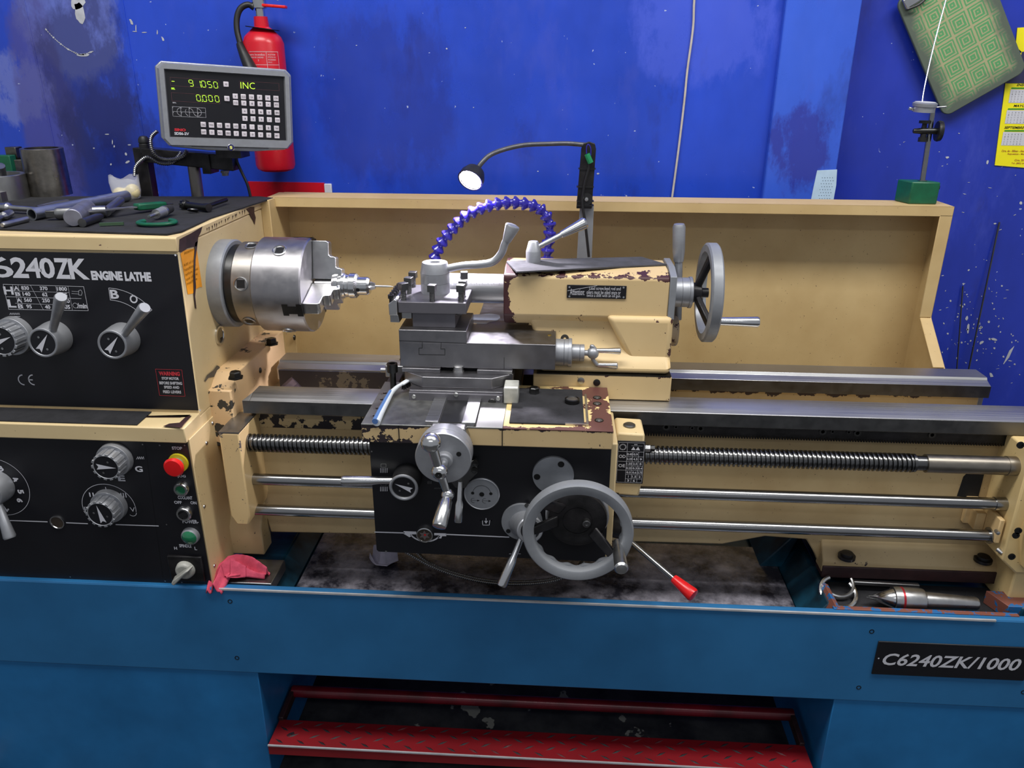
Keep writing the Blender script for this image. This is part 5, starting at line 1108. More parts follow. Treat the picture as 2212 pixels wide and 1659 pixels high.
# keys
rows = [(508, 208, 2, ['X', 'CLS', 'CA', 'r', '+', 'CTR']), (509, 222, 2, ['1/2', '7', '8', '9', '-', 'RTS']), (528, 240, 0, ['4', '5', '6', 'x', 'SIN']), (529, 256, 0, ['1', '2', '3', '/', 'COS']),
        (439, 269, 0, ['CALL', 'TOOL', 'Y/Z', 'HA', 'A/S', '0', '.', '+/-', '=', 'TAN']), (440, 285, 0, ['SHIFT', 'D', 'R/r', 'ZERO', '/', 'N', 'o', 'v', '^', 'ENT'])]
kf = Face(cen+DN*.003, DN, uz, .0003); kf.u = ux; kf.v = uz
keymat = plain('key_cap', srgb(212, 204, 210), .4, var=.03)
keys = [(488, 182, 'X0'), (490, 213, 'Y0')]
for x0, y0, _, ls_ in rows:
    for i, st in enumerate(ls_): keys.append((x0+i*17.55, y0+i*(.9), st))
for x, y, st in keys:
    u, v = f.uv(x, y); b = B(); r_ = .0056
    b.prism([(u-r_, v-r_), (u+r_, v-r_), (u+r_, v+r_), (u-r_, v+r_)], 'Y', -.0030, .001, 0, Tm)
    k_ = b.build('key', [keymat, 'black'], dro, .001)
    vs, fs = text2d(st, 0., 0.); ax0 = min(q[0] for q in vs); ax1 = max(q[0] for q in vs); ay0 = min(q[1] for q in vs); ay1 = max(q[1] for q in vs)
    hw_ = min(.0042, .0010*len(st)+.0006); hh = .0020 if len(st) > 1 or st not in '.-' else .0006; hw_ = .0007 if st in '1.' else hw_
    me = k_.data; off = dro.location; bm = bmesh.new(); bm.from_mesh(me)
    nv = [bm.verts.new(kf.P(u+((q[0]-ax0)/((ax1-ax0) or 1)*2-1)*hw_, v+((q[1]-ay0)/((ay1-ay0) or 1)*2-1)*hh, .0004)-off) for q in vs]
    for fc_ in fs:
        try: nf = bm.faces.new([nv[j] for j in fc_]); nf.material_index = 1
        except ValueError: pass
    bm.to_mesh(me); bm.free()
u, v = f.uv(498, 318); lz = v
b = B(); b.rev(cen+ux*u+uz*v+DN*.004, DN, [(0, 0), (0, .0078), (.003, .0078), (.004, .0068), (.004, 0)], 28, [0, 0, 0, 1]); b.build('badge', ['chrome', plain('navy_badge', srgb(30, 30, 90), .3)], dro)
bf = Face(cen+DN*.0082, DN, uz, .0003); bf.u = ux; bf.v = uz
bf.polyuv([(u-.0040, v+.0005), (u-.001, v+.0038), (u+.004, v+.0030), (u+.0005, v+.0012), (u+.004, v-.0005), (u+.001, v-.0038), (u-.004, v-.0030), (u-.0005, v-.0012)], 0)
bf.build('badge_mark', plain('pale_yellow', srgb(235, 235, 130), .4), dro)
b = B(); b.bar(cen+ux*(u-.085)+uz*v+DN*.0062, cen+ux*(u+.085)+uz*v+DN*.0062, .0012, .0014); b.build('bezel_groove', 'blackox', dro)
# arm
arm = thing('readout_arm', 'black square-tube arm with two posts under the digital readout', 'bracket', (aX(325, 420, .30), .30, 1.0))
a0_, a1_, a2_, a3_ = [at(x, y, Y=.275) for x, y in ((303, 320), (500, 336), (504, 370), (306, 350))]
B().prism([(a0_.x, a0_.z), (a1_.x, a1_.z), (a2_.x, a2_.z), (a0_.x, a3_.z)], 'Y', .275, .315).build('arm_tube', 'castdark', arm, .002)
p0, p1 = at(324, 425, Y=.30), at(314, 322, Y=.30); B().box(p0.x-.017, .285, .95, p0.x+.016, .315, p1.z+.004).build('arm_post', 'castdark', arm, .002)
B().rev((p1.x+.002, .295, p1.z+.012), (0, 0, 1), [(-.02, .013), (0, .013), (.002, .011), (.004, .013), (.012, .0125), (.018, .008), (.020, 0)], 24).build('post_cap', 'blackplastic', arm)
p0 = at(424, 400, Y=.30); B().cyl((p0.x, .300, .95), (p0.x, .300, a3_.z+.005), .0145).build('round_post', steel('brown_post_steel', .30, .42, tint=(1, .93, .85)), arm)
p0 = at(486, 372, Y=.295); B().rev((p0.x, .295, p0.z+.004), (0, 0, -1), [(0, 0), (0, .011), (.005, .011), (.005, .0085), (.012, .0085), (.012, 0)], 6).build('clamp_bolt', 'dark', arm)
p0, p1 = at(463, 330, Y=.272), at(476, 376, Y=.272); p2 = at(449, 372, Y=.272); B().box(p2.x-.012, .270, p1.z, p2.x+.008, .320, aZ(460, 334, .272)).build('arm_clamp', 'castdark', arm, .001)
tmid = cen+uz*(-h_+.01)-DN*.03; B().box(tmid.x-.03, tmid.y-.01, a1_.z-.004, tmid.x+.03, .31, tmid.z+.005).build('mounting_plate', 'castdark', arm)
def ribbed(pts, r, name, label, cat, group, mat='conduit', step=.0044):
    P_ = [Vector(p) for p in pts]; q = []; E_ = [P_[0]*2-P_[1]]+P_+[P_[-1]*2-P_[-2]]
    for i in range(1, len(E_)-2):
        for k in range(24):
            t = k/24; a, b_, c_, d_ = E_[i-1:i+3]; q.append(.5*((2*b_)+(c_-a)*t+(2*a-5*b_+4*c_-d_)*t*t+(-a+3*b_-3*c_+d_)*t**3))
    q.append(P_[-1]); rs_ = resample(q, step/2); b = B(); N = len(rs_)
    b.tube(rs_, lambda t: r if int(round(t*(N-1))) % 2 else r*.68, 10, sub=1, smooth=False)
    b.sm = [False]*len(b.sm); o = b.build(name, mat, loc=P_[0]); tag(o, label, cat, group); return o
CY2 = .268
ribbed([at(x, y, Y=CY2) for x, y in ((291, 380), (293, 362), (304, 348), (320, 340), (345, 352), (370, 352), (388, 335), (392, 326))], .0052, 'cable_conduit', 'lower ribbed steel cable conduit looping along the front of the readout arm', 'conduit', 'ribbed conduits on the readout arm')
ribbed([at(x, y, Y=CY2-.01) for x, y in ((340, 283), (328, 295), (326, 312), (334, 333), (352, 344), (378, 344), (396, 336), (404, 324))], .0052, 'cable_conduit', 'upper ribbed steel cable conduit coming from the left edge of the digital readout', 'conduit', 'ribbed conduits on the readout arm')
ribbed([at(x, y, Y=.29) for x, y in ((303, 424), (300, 395), (303, 370), (312, 352), (330, 344))], .0050, 'cable_conduit', 'short vertical ribbed conduit running down beside the left arm post', 'conduit', 'ribbed conduits on the readout arm', mat='dark')
tag(B().tube([at(x, y, Y=.30) for x, y in ((503, 328), (512, 350), (525, 378), (535, 400), (541, 424))], .0035, 10).build('black_cable', 'blackplastic', loc=at(541, 424, Y=.30)), 'thin black cable dropping from the right underside of the digital readout', 'cable')

# ================================================================== things on the wall
ext = thing('fire_extinguisher', 'red fire extinguisher with black hose hanging on the blue wall behind the readout', 'fire extinguisher', (-.074, .556, 1.27))
ex = (at(527, 100, Y=.556).x+at(612, 100, Y=.556).x)/2; er = (at(612, 100, Y=.556).x-at(527, 100, Y=.556).x)/2; zb2 = aZ(602, 372, .52); zs = aZ(566, 92, .556); zn = aZ(562, 58, .556); zt2 = aZ(560, 36, .556)
B().rev((ex, .556, zb2), (0, 0, 1), [(0, 0), (0, er*.72), (.006, er*.93), (.016, er), (zs-zb2-.002, er), (zs-zb2+.014, er*.88), (zn-zb2-.006, er*.52), (zn-zb2, er*.36), (zt2-zb2, er*.33), (zt2-zb2, 0)], 56).build('cylinder', 'redpaint', ext)
B().rev((ex, .556, zt2), (0, 0, 1), [(0, .012), (.018, .012), (.020, .018), (.045, .018), (.045, .0)], 24).build('valve', 'chrome', ext)
B().rev((ex+.002, .556, zn-.004), (.12, 0, 1), [(-.001, er*.80), (.0012, er*.82), (.0012, .02), (-.001, .02), (-.001, er*.8)], 40).build('collar_ring', 'blackplastic', ext)
vz = aZ(560, 14, .556)
B().bar((ex-.01, .552, vz+.004), (ex+.072, .548, vz-.002), .018, .007).build('handle', 'red', ext, .002)
B().bar((ex-.01, .552, vz+.028), (ex+.066, .548, vz+.018), .018, .006).build('squeeze_lever', 'red', ext, .002)
B().tube([Vector((ex-.012, .55, vz-.004)), at(536, 10, Y=.545), at(520, 18, Y=.54), at(512, 38, Y=.535), at(512, 65, Y=.53), at(519, 95, Y=.525)], .0075, 14).build('hose', 'blackplastic', ext)
q0, q1 = at(519, 97, Y=.525), at(543, 152, Y=.50); B().rev(q0, q1-q0, [(-.004, 0), (-.004, .009), (.004, .011), (.03, .014), ((q1-q0).length+.03, .019), ((q1-q0).length+.03, 0)], 24).build('discharge_horn', 'blackplastic', ext)
def cylface(b, cx3, cy3, r, pts, m):     # print wrapped on a vertical cylinder, pts = (angle deg from front, z)
    b.add([Vector((cx3+r*math.sin(R(a)), cy3-r*math.cos(R(a)), z)) for a, z in pts], [list(range(len(pts)))], m)
b = B(); z0_, z1_ = aZ(570, 146, .50), aZ(570, 111, .50); r_ = er+.0006
for a in range(-24, 60, 6): cylface(b, ex, .556, r_, [(a, z1_-.0012), (a+6, z1_-.0012), (a+6, z1_), (a, z1_)], 0); cylface(b, ex, .556, r_, [(a, z0_+.006), (a+6, z0_+.006), (a+6, z0_+.007), (a, z0_+.007)], 0)
for a in (24, 58.5): cylface(b, ex, .556, r_, [(a, z0_-.03), (a+1, z0_-.03), (a+1, z1_), (a, z1_)], 0)
def cyltext(st, a0__, z0__, a1__, z1__, m=0):
    vs, fs = text2d(st, .01, 0.); x0 = min(q[0] for q in vs); x1_ = max(q[0] for q in vs); y0 = min(q[1] for q in vs); y1 = max(q[1] for q in vs)
    b.add([Vector((ex+r_*math.sin(R(a0__+(x-x0)/(x1_-x0)*(a1__-a0__))), .556-r_*math.cos(R(a0__+(x-x0)/(x1_-x0)*(a1__-a0__))), z0__+(y-y0)/(y1-y0)*(z1__-z0__))) for x, y in vs], fs, m)
cyltext('Contra Incendios', -30, z1_-.010, 20, z1_-.005); cyltext('DIOXIDO DE CARBONO', -26, z1_-.016, 16, z1_-.0125); cyltext('2', 0, z1_-.023, 3, z1_-.019)
for i, st in enumerate(('AGITESE', 'EXTINTOR CO2', 'INCENDIOS', 'EN-3')): cyltext(st, 28, z1_-.009-i*.006, 50 if i != 3 else 38, z1_-.006-i*.006)
b.build('label_print', plain('label_white', srgb(225, 190, 195), .5), ext)
p0, p1, p2 = at(536, 392, Y=.615), at(716, 397, Y=.615), at(700, 395, Y=.615); sg = thing('red_sign', 'red plate with a white end, on the wall just above the splash guard', 'sign', (p0.x+.1, .615, p0.z-.12))
B().prism([(p0.x, p0.z-.12), (p2.x, p0.z-.12), (p2.x, p2.z), (p0.x, p0.z)], 'Y', .612, .62).build('sign_plate', 'redpaint', sg); B().box(p2.x, .612, p0.z-.12, p1.x, .62, p1.z).build('end_strip', 'white', sg, .002)
tag(B().tube([at(x, y, Y=WY-.005) for x, y in ((1560, -620), (1530, -300), (1502, -30), (1497, 60), (1485, 150), (1478, 220), (1466, 320), (1450, 440), (1446, 470))], .0030, 10).build('white_cable', plain('white_cable', srgb(205, 195, 185), .5), loc=at(1446, 470, Y=WY-.005)), 'thin off-white cable running down the wall left of the proud column', 'cable')
f = Face((0, WYC, 1.2), AN, (0, 0, 1), .0012)
b = B(); P_ = [at(x, y, Y=WYC) for x, y in ((1765, 368), (1808, 366), (1806, 400), (1797, 450), (1748, 450), (1757, 405))]; b.prism([(q.x, q.z) for q in P_], 'Y', WYC-.0012, WYC-.0002)
ps = b.build('perforated_sheet', plain('pale_sheet', srgb(190, 215, 235), .6, var=.06), loc=P_[4]); tag(ps, 'pale perforated plastic sheet stuck to the foot of the blue column', 'sheet')
for i in range(5):
    for j in range(9): f.disc(f.uv(1776+i*5.5-(j*1.2)+(j % 2)*2.6, 384+j*6.4), .0011, 0, 8)
f.build('perforation', plain('hole_blue', srgb(110, 135, 175), .6), ps)
# drawing board
BY = WYR-.035
Pb, Pr, Pl = at(2040, 254, Y=BY), at(2219, 152, Y=BY), at(1911, 40, Y=BY)
du = (Pr-Pb); lu = du.length; du.normalize(); dv = Vector((-du.z, 0, du.x)); lv_ = (Pl-Pb).length
n_ = NT('patterned_board'); ax = n_.xyz()
def lin(cx_, cz_): return n_.math('ADD', n_.math('MULTIPLY', n_.math('SUBTRACT', ax['X'], Pb.x), cx_), n_.math('MULTIPLY', n_.math('SUBTRACT', ax['Z'], Pb.z), cz_))
CELL = .0475
def cellc(v, o): return n_.math('MULTIPLY', n_.math('ABSOLUTE', n_.math('SUBTRACT', n_.math('FRACT', n_.math('ADD', n_.math('DIVIDE', v, CELL), o)), .5)), 2.)
rr_ = n_.math('MAXIMUM', cellc(lin(du.x, du.z), .10), cellc(lin(dv.x, dv.z), .35)); rr_ = n_.math('ADD', rr_, n_.math('MULTIPLY', n_.math('SUBTRACT', n_.noise(90), .5), .10))
band = n_.math('FRACT', n_.math('MULTIPLY', rr_, 3.0)); ink = n_.math('MULTIPLY', n_.ramp(n_.math('PINGPONG', band, .5), .16, .22), n_.ramp(rr_, .86, .90, 1, 0))
ee = n_.math('MINIMUM', n_.math('MINIMUM', lin(du.x, du.z), n_.math('SUBTRACT', lu, lin(du.x, du.z))), lin(dv.x, dv.z)); wear = n_.ramp(n_.math('ADD', ee, n_.math('MULTIPLY', n_.noise(24, 4, .6), .05)), .036, .072)
c = n_.mix(ink, srgb(176, 168, 128), srgb(72, 158, 96)); c = n_.mix(n_.math('MULTIPLY', n_.noise(8, 3), .5), c, srgb(120, 130, 96))
n_.out(n_.mix(wear, srgb(86, 96, 84), c), .55, 0, n_.noise(60), .2, .001)
bd = thing('clipboard', 'worn clipboard with green nested-square pattern, tilted on the right wall', 'clipboard', (Pb.x, BY, Pb.z))
L_ = lv_+.02; o_ = []
def corner(u0, v0, su, sv, r_=.022): return [(u0+su*(r_-r_*math.sin(t)), v0+sv*(r_-r_*math.cos(t))) for t in [math.pi/2*i/5 for i in range(6)]]
o_ = corner(0, 0, 1, 1)[::-1][::-1]
o_ = [(r2_*0+p_[0], p_[1]) for r2_, p_ in enumerate(corner(0, 0, 1, 1)[::-1])]
ol = corner(0, 0, 1, 1)[::-1]+corner(lu, 0, -1, 1)[::1] if 0 else None
def rnd(w, h, r_): 
    out = []
    for cx_, cz_, a0_ in ((w-r_, r_, -90), (w-r_, h-r_, 0), (r_, h-r_, 90), (r_, r_, 180)): out += [(cx_+r_*math.cos(R(a0_+k*15)), cz_+r_*math.sin(R(a0_+k*15))) for k in range(7)]
    return out
Tb = Matrix(((du.x, 0, dv.x, Pb.x), (0, 1, 0, BY), (du.z, 0, dv.z, Pb.z), (0, 0, 0, 1))) @ Matrix.Rotation(0, 4, 'X')
B().prism(rnd(lu, L_, .022), 'Y', 0, .010, 0, Tb).build('board', n_.m, bd, .002)
q = at(1975, -2, Y=BY-.004); u_, v_ = (q-Pb).dot(du), (q-Pb).dot(dv); B().box(u_-.028, -.012, v_-.012, u_+.028, 0, v_+.014, 0, Tb).build('clip', 'chrome', bd, .003)
B().tube([Tb @ Vector((u_-.026, -.012, v_-.012)), Tb @ Vector((u_, -.016, v_-.016)), Tb @ Vector((u_+.026, -.012, v_-.012))], .003, 8).build('clip_spring', 'blackplastic', bd)
# calendar
cal = thing('wall_calendar', 'yellow wall calendar with white month boxes at the right edge', 'calendar', (at(2150, 356, Y=WYR).x, WYR-.002, at(2150, 356, Y=WYR).z))
b = B(); P_ = [at(x, y, Y=WYR-.003) for x, y in ((2149, 357), (2330, 372), (2345, 50), (2198, 60), (2194, 100), (2207, 112), (2196, 130), (2172, 180))]; b.prism([(q.x, q.z) for q in P_], 'Y', WYR-.003, WYR-.001); b.build('sheet', plain('calendar_yellow', srgb(245, 232, 20), .5, var=.03), cal)
f = Face((0, WYR-.003, 1.2), AN, (0, 0, 1), .0006)
f.poly([(2207, 112), (2240, 108), (2240, 180), (2172, 180), (2180, 164), (2200, 150)], 2)
for i, (y0, st, xl_) in enumerate(((181, 'ENERO', 2196), (226, 'MAYO', 2189), (273, 'SEPTIEMBRE', 2169))):
    sh = -i*5; f.text(st, xl_, y0+5, xl_+ (26 if i != 2 else 44), y0, 3, .02, .2)
    f.poly([(2185+sh*1.5, y0+8), (2240, y0+8), (2240, y0+11), (2184+sh*1.5, y0+11)], 1)
    f.poly([(2183+sh*1.6, y0+12), (2240, y0+13), (2237, y0+42), (2178+sh*1.6, y0+41)], 0)
    for r_ in range(5):
        for k in range(6): f.text(str((r_*7+k) % 30+1), 2186+sh*1.6+k*7-r_, y0+19+r_*5.2, 2189+sh*1.6+k*7-r_, y0+16+r_*5.2, 4, .0)
f.text('Ctra. de - Bilbao - Asua', 2163, 328, 2215, 324, 5); f.text('Repuestos - Mecanica', 2176, 335, 2226, 331, 5); f.text('Ctra. 58 a', 2191, 348, 2216, 344, 5); f.text('Tel. (882) 643', 2184, 355, 2216, 351, 5)
f.build('print', ['white', plain('cal_green', srgb(60, 150, 50), .5), plain('cal_dark', srgb(50, 50, 90), .5), 'black', plain('cal_grey', srgb(120, 120, 130), .5), plain('cal_orange', srgb(190, 120, 40), .5)], cal)
for (a, c_, r_, lb) in (((2159, 480), (2090, 810), .0024, 'longer bare metal rod leaning on the right wall behind the bed'), ((2080, 618), (2066, 810), .0020, 'shorter bare metal rod leaning on the right wall behind the bed')):
    p_, q_ = at(*a, Y=WYR-.006), at(*c_, Y=WYR-.03); d_ = (q_-p_); tag(B().cyl(p_, p_+d_*((p_.z+.03)/-d_.z), r_, n=12).build('metal_rod', 'dark', loc=p_+d_*((p_.z+.03)/-d_.z)), lb, 'rod', 'metal rods leaning on the wall')

# ================================================================== dial gauge on its magnetic stand
gz = GT; g0 = at(1963, 441, Z=gz); ga = R(-12)
gs = thing('dial_gauge_stand', 'dial gauge on a steel rod with green magnetic base, standing on the splash guard', 'gauge stand', (g0.x+.022, g0.y+.03, gz))
Tg = Matrix.Translation((g0.x, g0.y, gz)) @ Matrix.Rotation(ga*0-.02, 4, 'Z')
b = B(); W_g = at(2023, 441, Y=g0.y).x-g0.x; Hg = aZ(1975, 393, g0.y)-gz
b.prism([(0, 0), (W_g, 0), (W_g, Hg), (0, Hg), ], 'Y', 0, .052, 0, Tg @ Matrix(((1, -.30, 0, 0), (0, 1, 0, 0), (0, 0, 1, 0), (0, 0, 0, 1)))); b.build('magnetic_base', 'green', gs, .003)
b = B(); b.prism([(.004, -.0), (.012, .007), (.018, .0)], 'X', -.0012, .001, 0, Tg) ; b = None
q = Vector((g0.x+W_g, g0.y+.022, gz+Hg*.72)); B().rev(q-Vector((.004, 0, 0)), (1, 0, 0), [(0, 0), (0, .009), (.006, .009), (.012, .006), (.014, 0)], 20).build('switch_knob', 'blackplastic', gs)
r0 = Vector((at(1993, 388, Y=g0.y+.022).x, g0.y+.022, gz+Hg)); r1 = at(2017, 222, Y=g0.y+.030)
B().rev(r0, r1-r0, [(0, .010), (.002, .010), (.002, .0062), ((r1-r0).length, .0058), ((r1-r0).length, 0)], 24).build('post', 'shaft', gs)
q = at(1996, 232, Y=g0.y+.008); b = B(); b.rev(q-Vector((.0, 0, .010)), (.02, -.05, 1), [(0, 0), (0, .0235), (.012, .0235), (.0125, .026), (.019, .0265), (.022, .022), (.022, 0)], 44, [0]*5+[1]); b.build('dial_gauge', ['silver', 'white'], gs)
s_ = q+Vector((-.024, 0, -.004)); B().cyl(s_-Vector((.010, 0, -.002)), s_, .0035).build('gauge_plunger', 'steel', gs); s_ = q+Vector((.024, 0, 0)); B().cyl(s_, s_+Vector((.025, 0, .002)), .0018).build('gauge_stem', 'steel', gs)
a_ = at(2006, 283, Y=g0.y+.02); B().rev(a_-Vector((.036, .002, 0)), (1, 0, 0), [(0, 0), (0, .004), (.002, .0055), (.02, .007), (.055, .007), (.055, 0)], 20).build('cross_clamp', 'blackox', gs)
B().rev(a_+Vector((.018, 0, 0)), (1, -.1, 0), [(0, 0), (0, .022), (.004, .0235), (.010, .022), (.012, .016), (.012, 0)], 32).build('clamp_knob', 'blackplastic', gs)
b = B(); b.rev(a_+Vector((-.010, 0, -.006)), (0, 0, -1), [(0, 0), (0, .007), (.008, .007), (.008, .010), (.018, .010), (.018, 0)], 24); b.build('clamp_nut', 'blackplastic', gs); B().rev(a_+Vector((-.012, 0, .005)), (0, 0, 1), [(0, 0), (0, .006), (.012, .005), (.012, .013), (.018, .013), (.018, 0)], 24).build('gauge_holder', 'blackplastic', gs)
tag(B().tube([at(1992, 224, Y=g0.y+.02), at(1994, 205, Y=g0.y+.03), at(2003, 160, Y=g0.y+.05), at(2022, 80, Y=g0.y+.09), at(2046, -10, Y=g0.y+.13), at(2060, -70, Y=g0.y+.16), at(2090, -110, Y=WYR-.045)], .0016, 8).build('steel_wire', 'chrome', loc=at(1992, 224, Y=g0.y+.02)), 'thin bright wire running from the dial gauge up past the clipboard', 'wire')

# ================================================================== rubber mat and the tools lying on the headstock
MT = HT+.003
def h(x, y, z=None): return at(x, y, Z=MT if z is None else z)
P_ = [h(-260, 486), h(360, 505), h(392, 499), h(455, 470), h(590, 427), h(560, 424), h(-150, 424)]
mat_ = B().prism([(q.x, q.y) for q in P_], 'Z', HT, MT).build('rubber_mat', 'rubber', loc=(-.35, 0, HT)); tag(mat_, 'black rubber mat covering the top of the headstock under the tools', 'mat')
def sleeve(xl_, xr_, yb_, yt_, label, wall=.0, top=1.):
    yc_ = yb_-(xr_-xl_)*.13; c_ = h((xl_+xr_)/2, yc_); r_ = (h(xr_, yc_)-h(xl_, yc_)).length/2; r_ *= .94; cy = c_.y; H_ = aZ((xl_+xr_)/2, yt_, cy-r_)-MT
    rt = r_*top; p_ = [(0, 0), (0, r_), (H_-.001, rt), (H_, rt-.001)]+([(H_, rt-wall), (H_*.3, rt-wall), (H_*.3, 0)] if wall else [(H_, 0)])
    return c_, r_, H_, B().rev((c_.x, cy, MT), (0, 0, 1), p_, 48), cy
c_, r_, H_, b, cy = sleeve(64, 156, 432, 324, '', .010, .97); tag(b.build('steel_sleeve', steel('brown_sleeve_steel', .36, .3, tint=(1, .92, .80), var=.4), loc=(c_.x, cy, MT)), 'tallest brown-stained steel sleeve standing at the back of the rubber mat', 'sleeve', 'steel sleeves on the mat')
c_, r_, H_, b, cy = sleeve(-62, 64, 444, 384, '', .012); b.box(c_.x+r_*.30, cy-r_*.98, MT, c_.x+r_*.75, cy-r_*.6, MT+.022); tag(b.build('steel_ring', steel('grey_ring_steel', .42, .36), loc=(c_.x, cy, MT)), 'short wide open steel ring at the left edge of the mat, holding a bar', 'ring')
q0, q1 = Vector((c_.x+.01, cy+.005, MT+H_-.012)), at(-2, 358, Y=cy-.01); tag(B().cyl(q0+(q0-q1)*.4, q1, .0125, n=24).build('round_bar', 'mid', loc=q0), 'grey round bar leaning out of the short steel ring', 'bar')
c_, r_, H_, b, cy = sleeve(18, 92, 415, 346, '', .010); tag(b.build('steel_sleeve', steel('brown_sleeve_steel', .36, .3), loc=(c_.x, cy, MT)), 'low brown steel sleeve half hidden between the tall sleeve and the ring', 'sleeve', 'steel sleeves on the mat')
zz_ = MT+H_; q = at(30, 346, Y=cy-.01); tag(B().box(q.x-.013, cy-.018, zz_, q.x+.016, cy+.01, aZ(30, 318, cy-.018)).build('steel_block', steel('brown_sleeve_steel', .36, .3), bevel=.002), 'small upright steel block standing on the low brown sleeve', 'block')
q = h(5, 415); tag(B().box(q.x-.03, q.y+.03, MT, q.x+.018, q.y+.055, aZ(10, 336, q.y+.03)).build('green_box', 'green', bevel=.002), 'dark green box behind the steel ring at the left edge', 'box')
# pipe
a_, c_ = h(66, 478), h(272, 436); rp = .0125; tag(B().rev(a_+Vector((0, .008, rp)), (c_-a_), [(0, rp*.8), (0, rp), ((c_-a_).length, rp), ((c_-a_).length, rp*.8), (0, rp*.8)], 32).build('galvanised_pipe', steel('galvanised_pipe_steel', .5, .38, tint=(.92, .98, 1.05)), loc=a_), 'long galvanised steel pipe lying across the rubber mat', 'pipe')
def rodtool(name, x0, y0, x1, y1, prof, mat, label, cat, n=20, lift=None):
    a_, c_ = h(x0, y0), h(x1, y1); L_ = (c_-a_).length; rm = max(r for t, r in prof); return tag(B().rev(a_+Vector((0, 0, rm if lift is None else lift)), c_-a_, [(t*L_, r) for t, r in prof], n).build(name, mat, loc=a_), label, cat)
rodtool('socket_bar', -40, 456, 82, 464, [(0, 0), (0, .0095), (.45, .0095), (.47, .011), (.51, .011), (.53, .006), (1, .0052), (1, 0)], 'steel', 'steel bar with a thick collar in front of the short steel ring', 'bar')
rodtool('tommy_bar', 6, 493, 60, 480, [(0, 0), (0, .004), (.05, .0058), (1, .0058), (1, 0)], 'mid', 'short thin steel bar whose end sticks out under the galvanised pipe', 'bar')
rodtool('flat_spanner', -20, 492, 24, 469, [(0, 0), (0, .004), (.6, .004), (.65, .009), (1, .008), (1, 0)], 'mid', 'small wrench at the left edge of the mat in front', 'wrench', n=8)
rodtool('steel_file', 82, 455, 148, 440, [(0, 0), (0, .005), (.6, .006), (1, .0045), (1, 0)], 'mid', 'flat steel drift lying behind the galvanised pipe', 'drift', n=6)
b = B(); a_, c_ = h(102, 476), h(236, 470); L_ = (c_-a_).length; d_ = (c_-a_).normalized(); a_ = a_+Vector((0, 0, .013))
tb = tag(B().rev(a_+d_*L_*.15, d_, [(0, 0), (0, .010), (.006, .013), (L_*.82, .012), (L_*.84, .009), (L_*.85, 0)], 28).build('socket_wrench', 'mid', loc=a_), 'thick steel wrench handle with a square drive, lying between pipe and hammer', 'wrench')
B().bar(a_, a_+d_*L_*.17, .014, .014).build('square_drive', 'dark', tb, .001)
q0, q1 = h(232, 470)+Vector((0, 0, .012)), h(262, 447)+Vector((0, 0, .014)); B().cyl(q0, q1, .0095).build('cross_bar', 'mid', tb)
a_, c_ = h(165, 491)+Vector((-.004, 0, .018)), h(192, 468)+Vector((0, 0, .018)); hm = tag(B().rev(a_, c_-a_, [(0, 0), (0, .0155), (.0015, .0168), ((c_-a_).length, .0168), ((c_-a_).length, 0)], 36).build('hammer', plain('dull_aluminium', srgb(150, 150, 162), .4, .7, var=.2), loc=a_), 'short hammer with round dull metal head at the front of the mat', 'hammer')
b = B().rev(h(180, 492)+Vector((-.002, .002, .009)), (h(236, 472)-h(180, 492)), [(0, 0), (0, .0085), (.06, .0085), (.075, .006), (.075, 0)], 24); b.build('handle', 'dark', hm)
# caliper-like gauge with green body
a_, c_ = h(168, 482)+Vector((0, 0, .022)), h(356, 452)+Vector((0, 0, .010)); d_ = (c_-a_).normalized()
ca = tag(B().bar(a_, a_+d_*(c_-a_).length*.80, .012, .003).build('depth_gauge', 'steel', loc=a_), 'long flat steel depth gauge with green body resting on the hammer', 'gauge')
B().bar(a_+d_*(c_-a_).length*.66, c_, .022, .014).build('gauge_body', 'green', ca, .003); B().bar(c_, c_+d_*.022, .005, .003).build('gauge_tip', 'dark', ca)
rodtool('green_strip', 216, 489, 268, 487, [(0, 0), (0, .004), (1, .004), (1, 0)], plain('olive_green', srgb(60, 84, 60), .5), 'thin olive green strip lying right of the hammer', 'strip', n=4)
# micrometer
mc_ = h(340, 486); mic = thing('micrometer', 'green C-frame micrometer with black grip at the front of the mat', 'micrometer', mc_)
b = B(); b.torus(mc_+Vector((0, 0, .0055)), (0, 0, 1), .028, .0045, 40, 10, a0=R(110), a1=R(380), sq=.9); b.v = [Vector((mc_.x+(v.x-mc_.x)*1.25, v.y, v.z)) for v in b.v]; b.build('frame', 'green', mic)
q0 = h(324, 481)+Vector((0, 0, .012)); q1 = h(372, 464)+Vector((0, 0, .014)); L_ = (q1-q0).length
B().rev(q0, q1-q0, [(0, 0), (0, .0035), (L_*.3, .0035), (L_*.3, .0095), (L_*.62, .0095), (L_*.62, .0105), (L_*.68, .0105), (L_*.68, 0)], 24, [0, 0, 0, 1, 1, 0, 0]).build('sleeve', ['steel', 'silver'], mic)
B().rev(q0+(q1-q0)*.68, q1-q0, [(0, 0), (0, .0105), (L_*.28, .0085), (L_*.32, 0)], 20).build('thimble', 'rubber', mic)
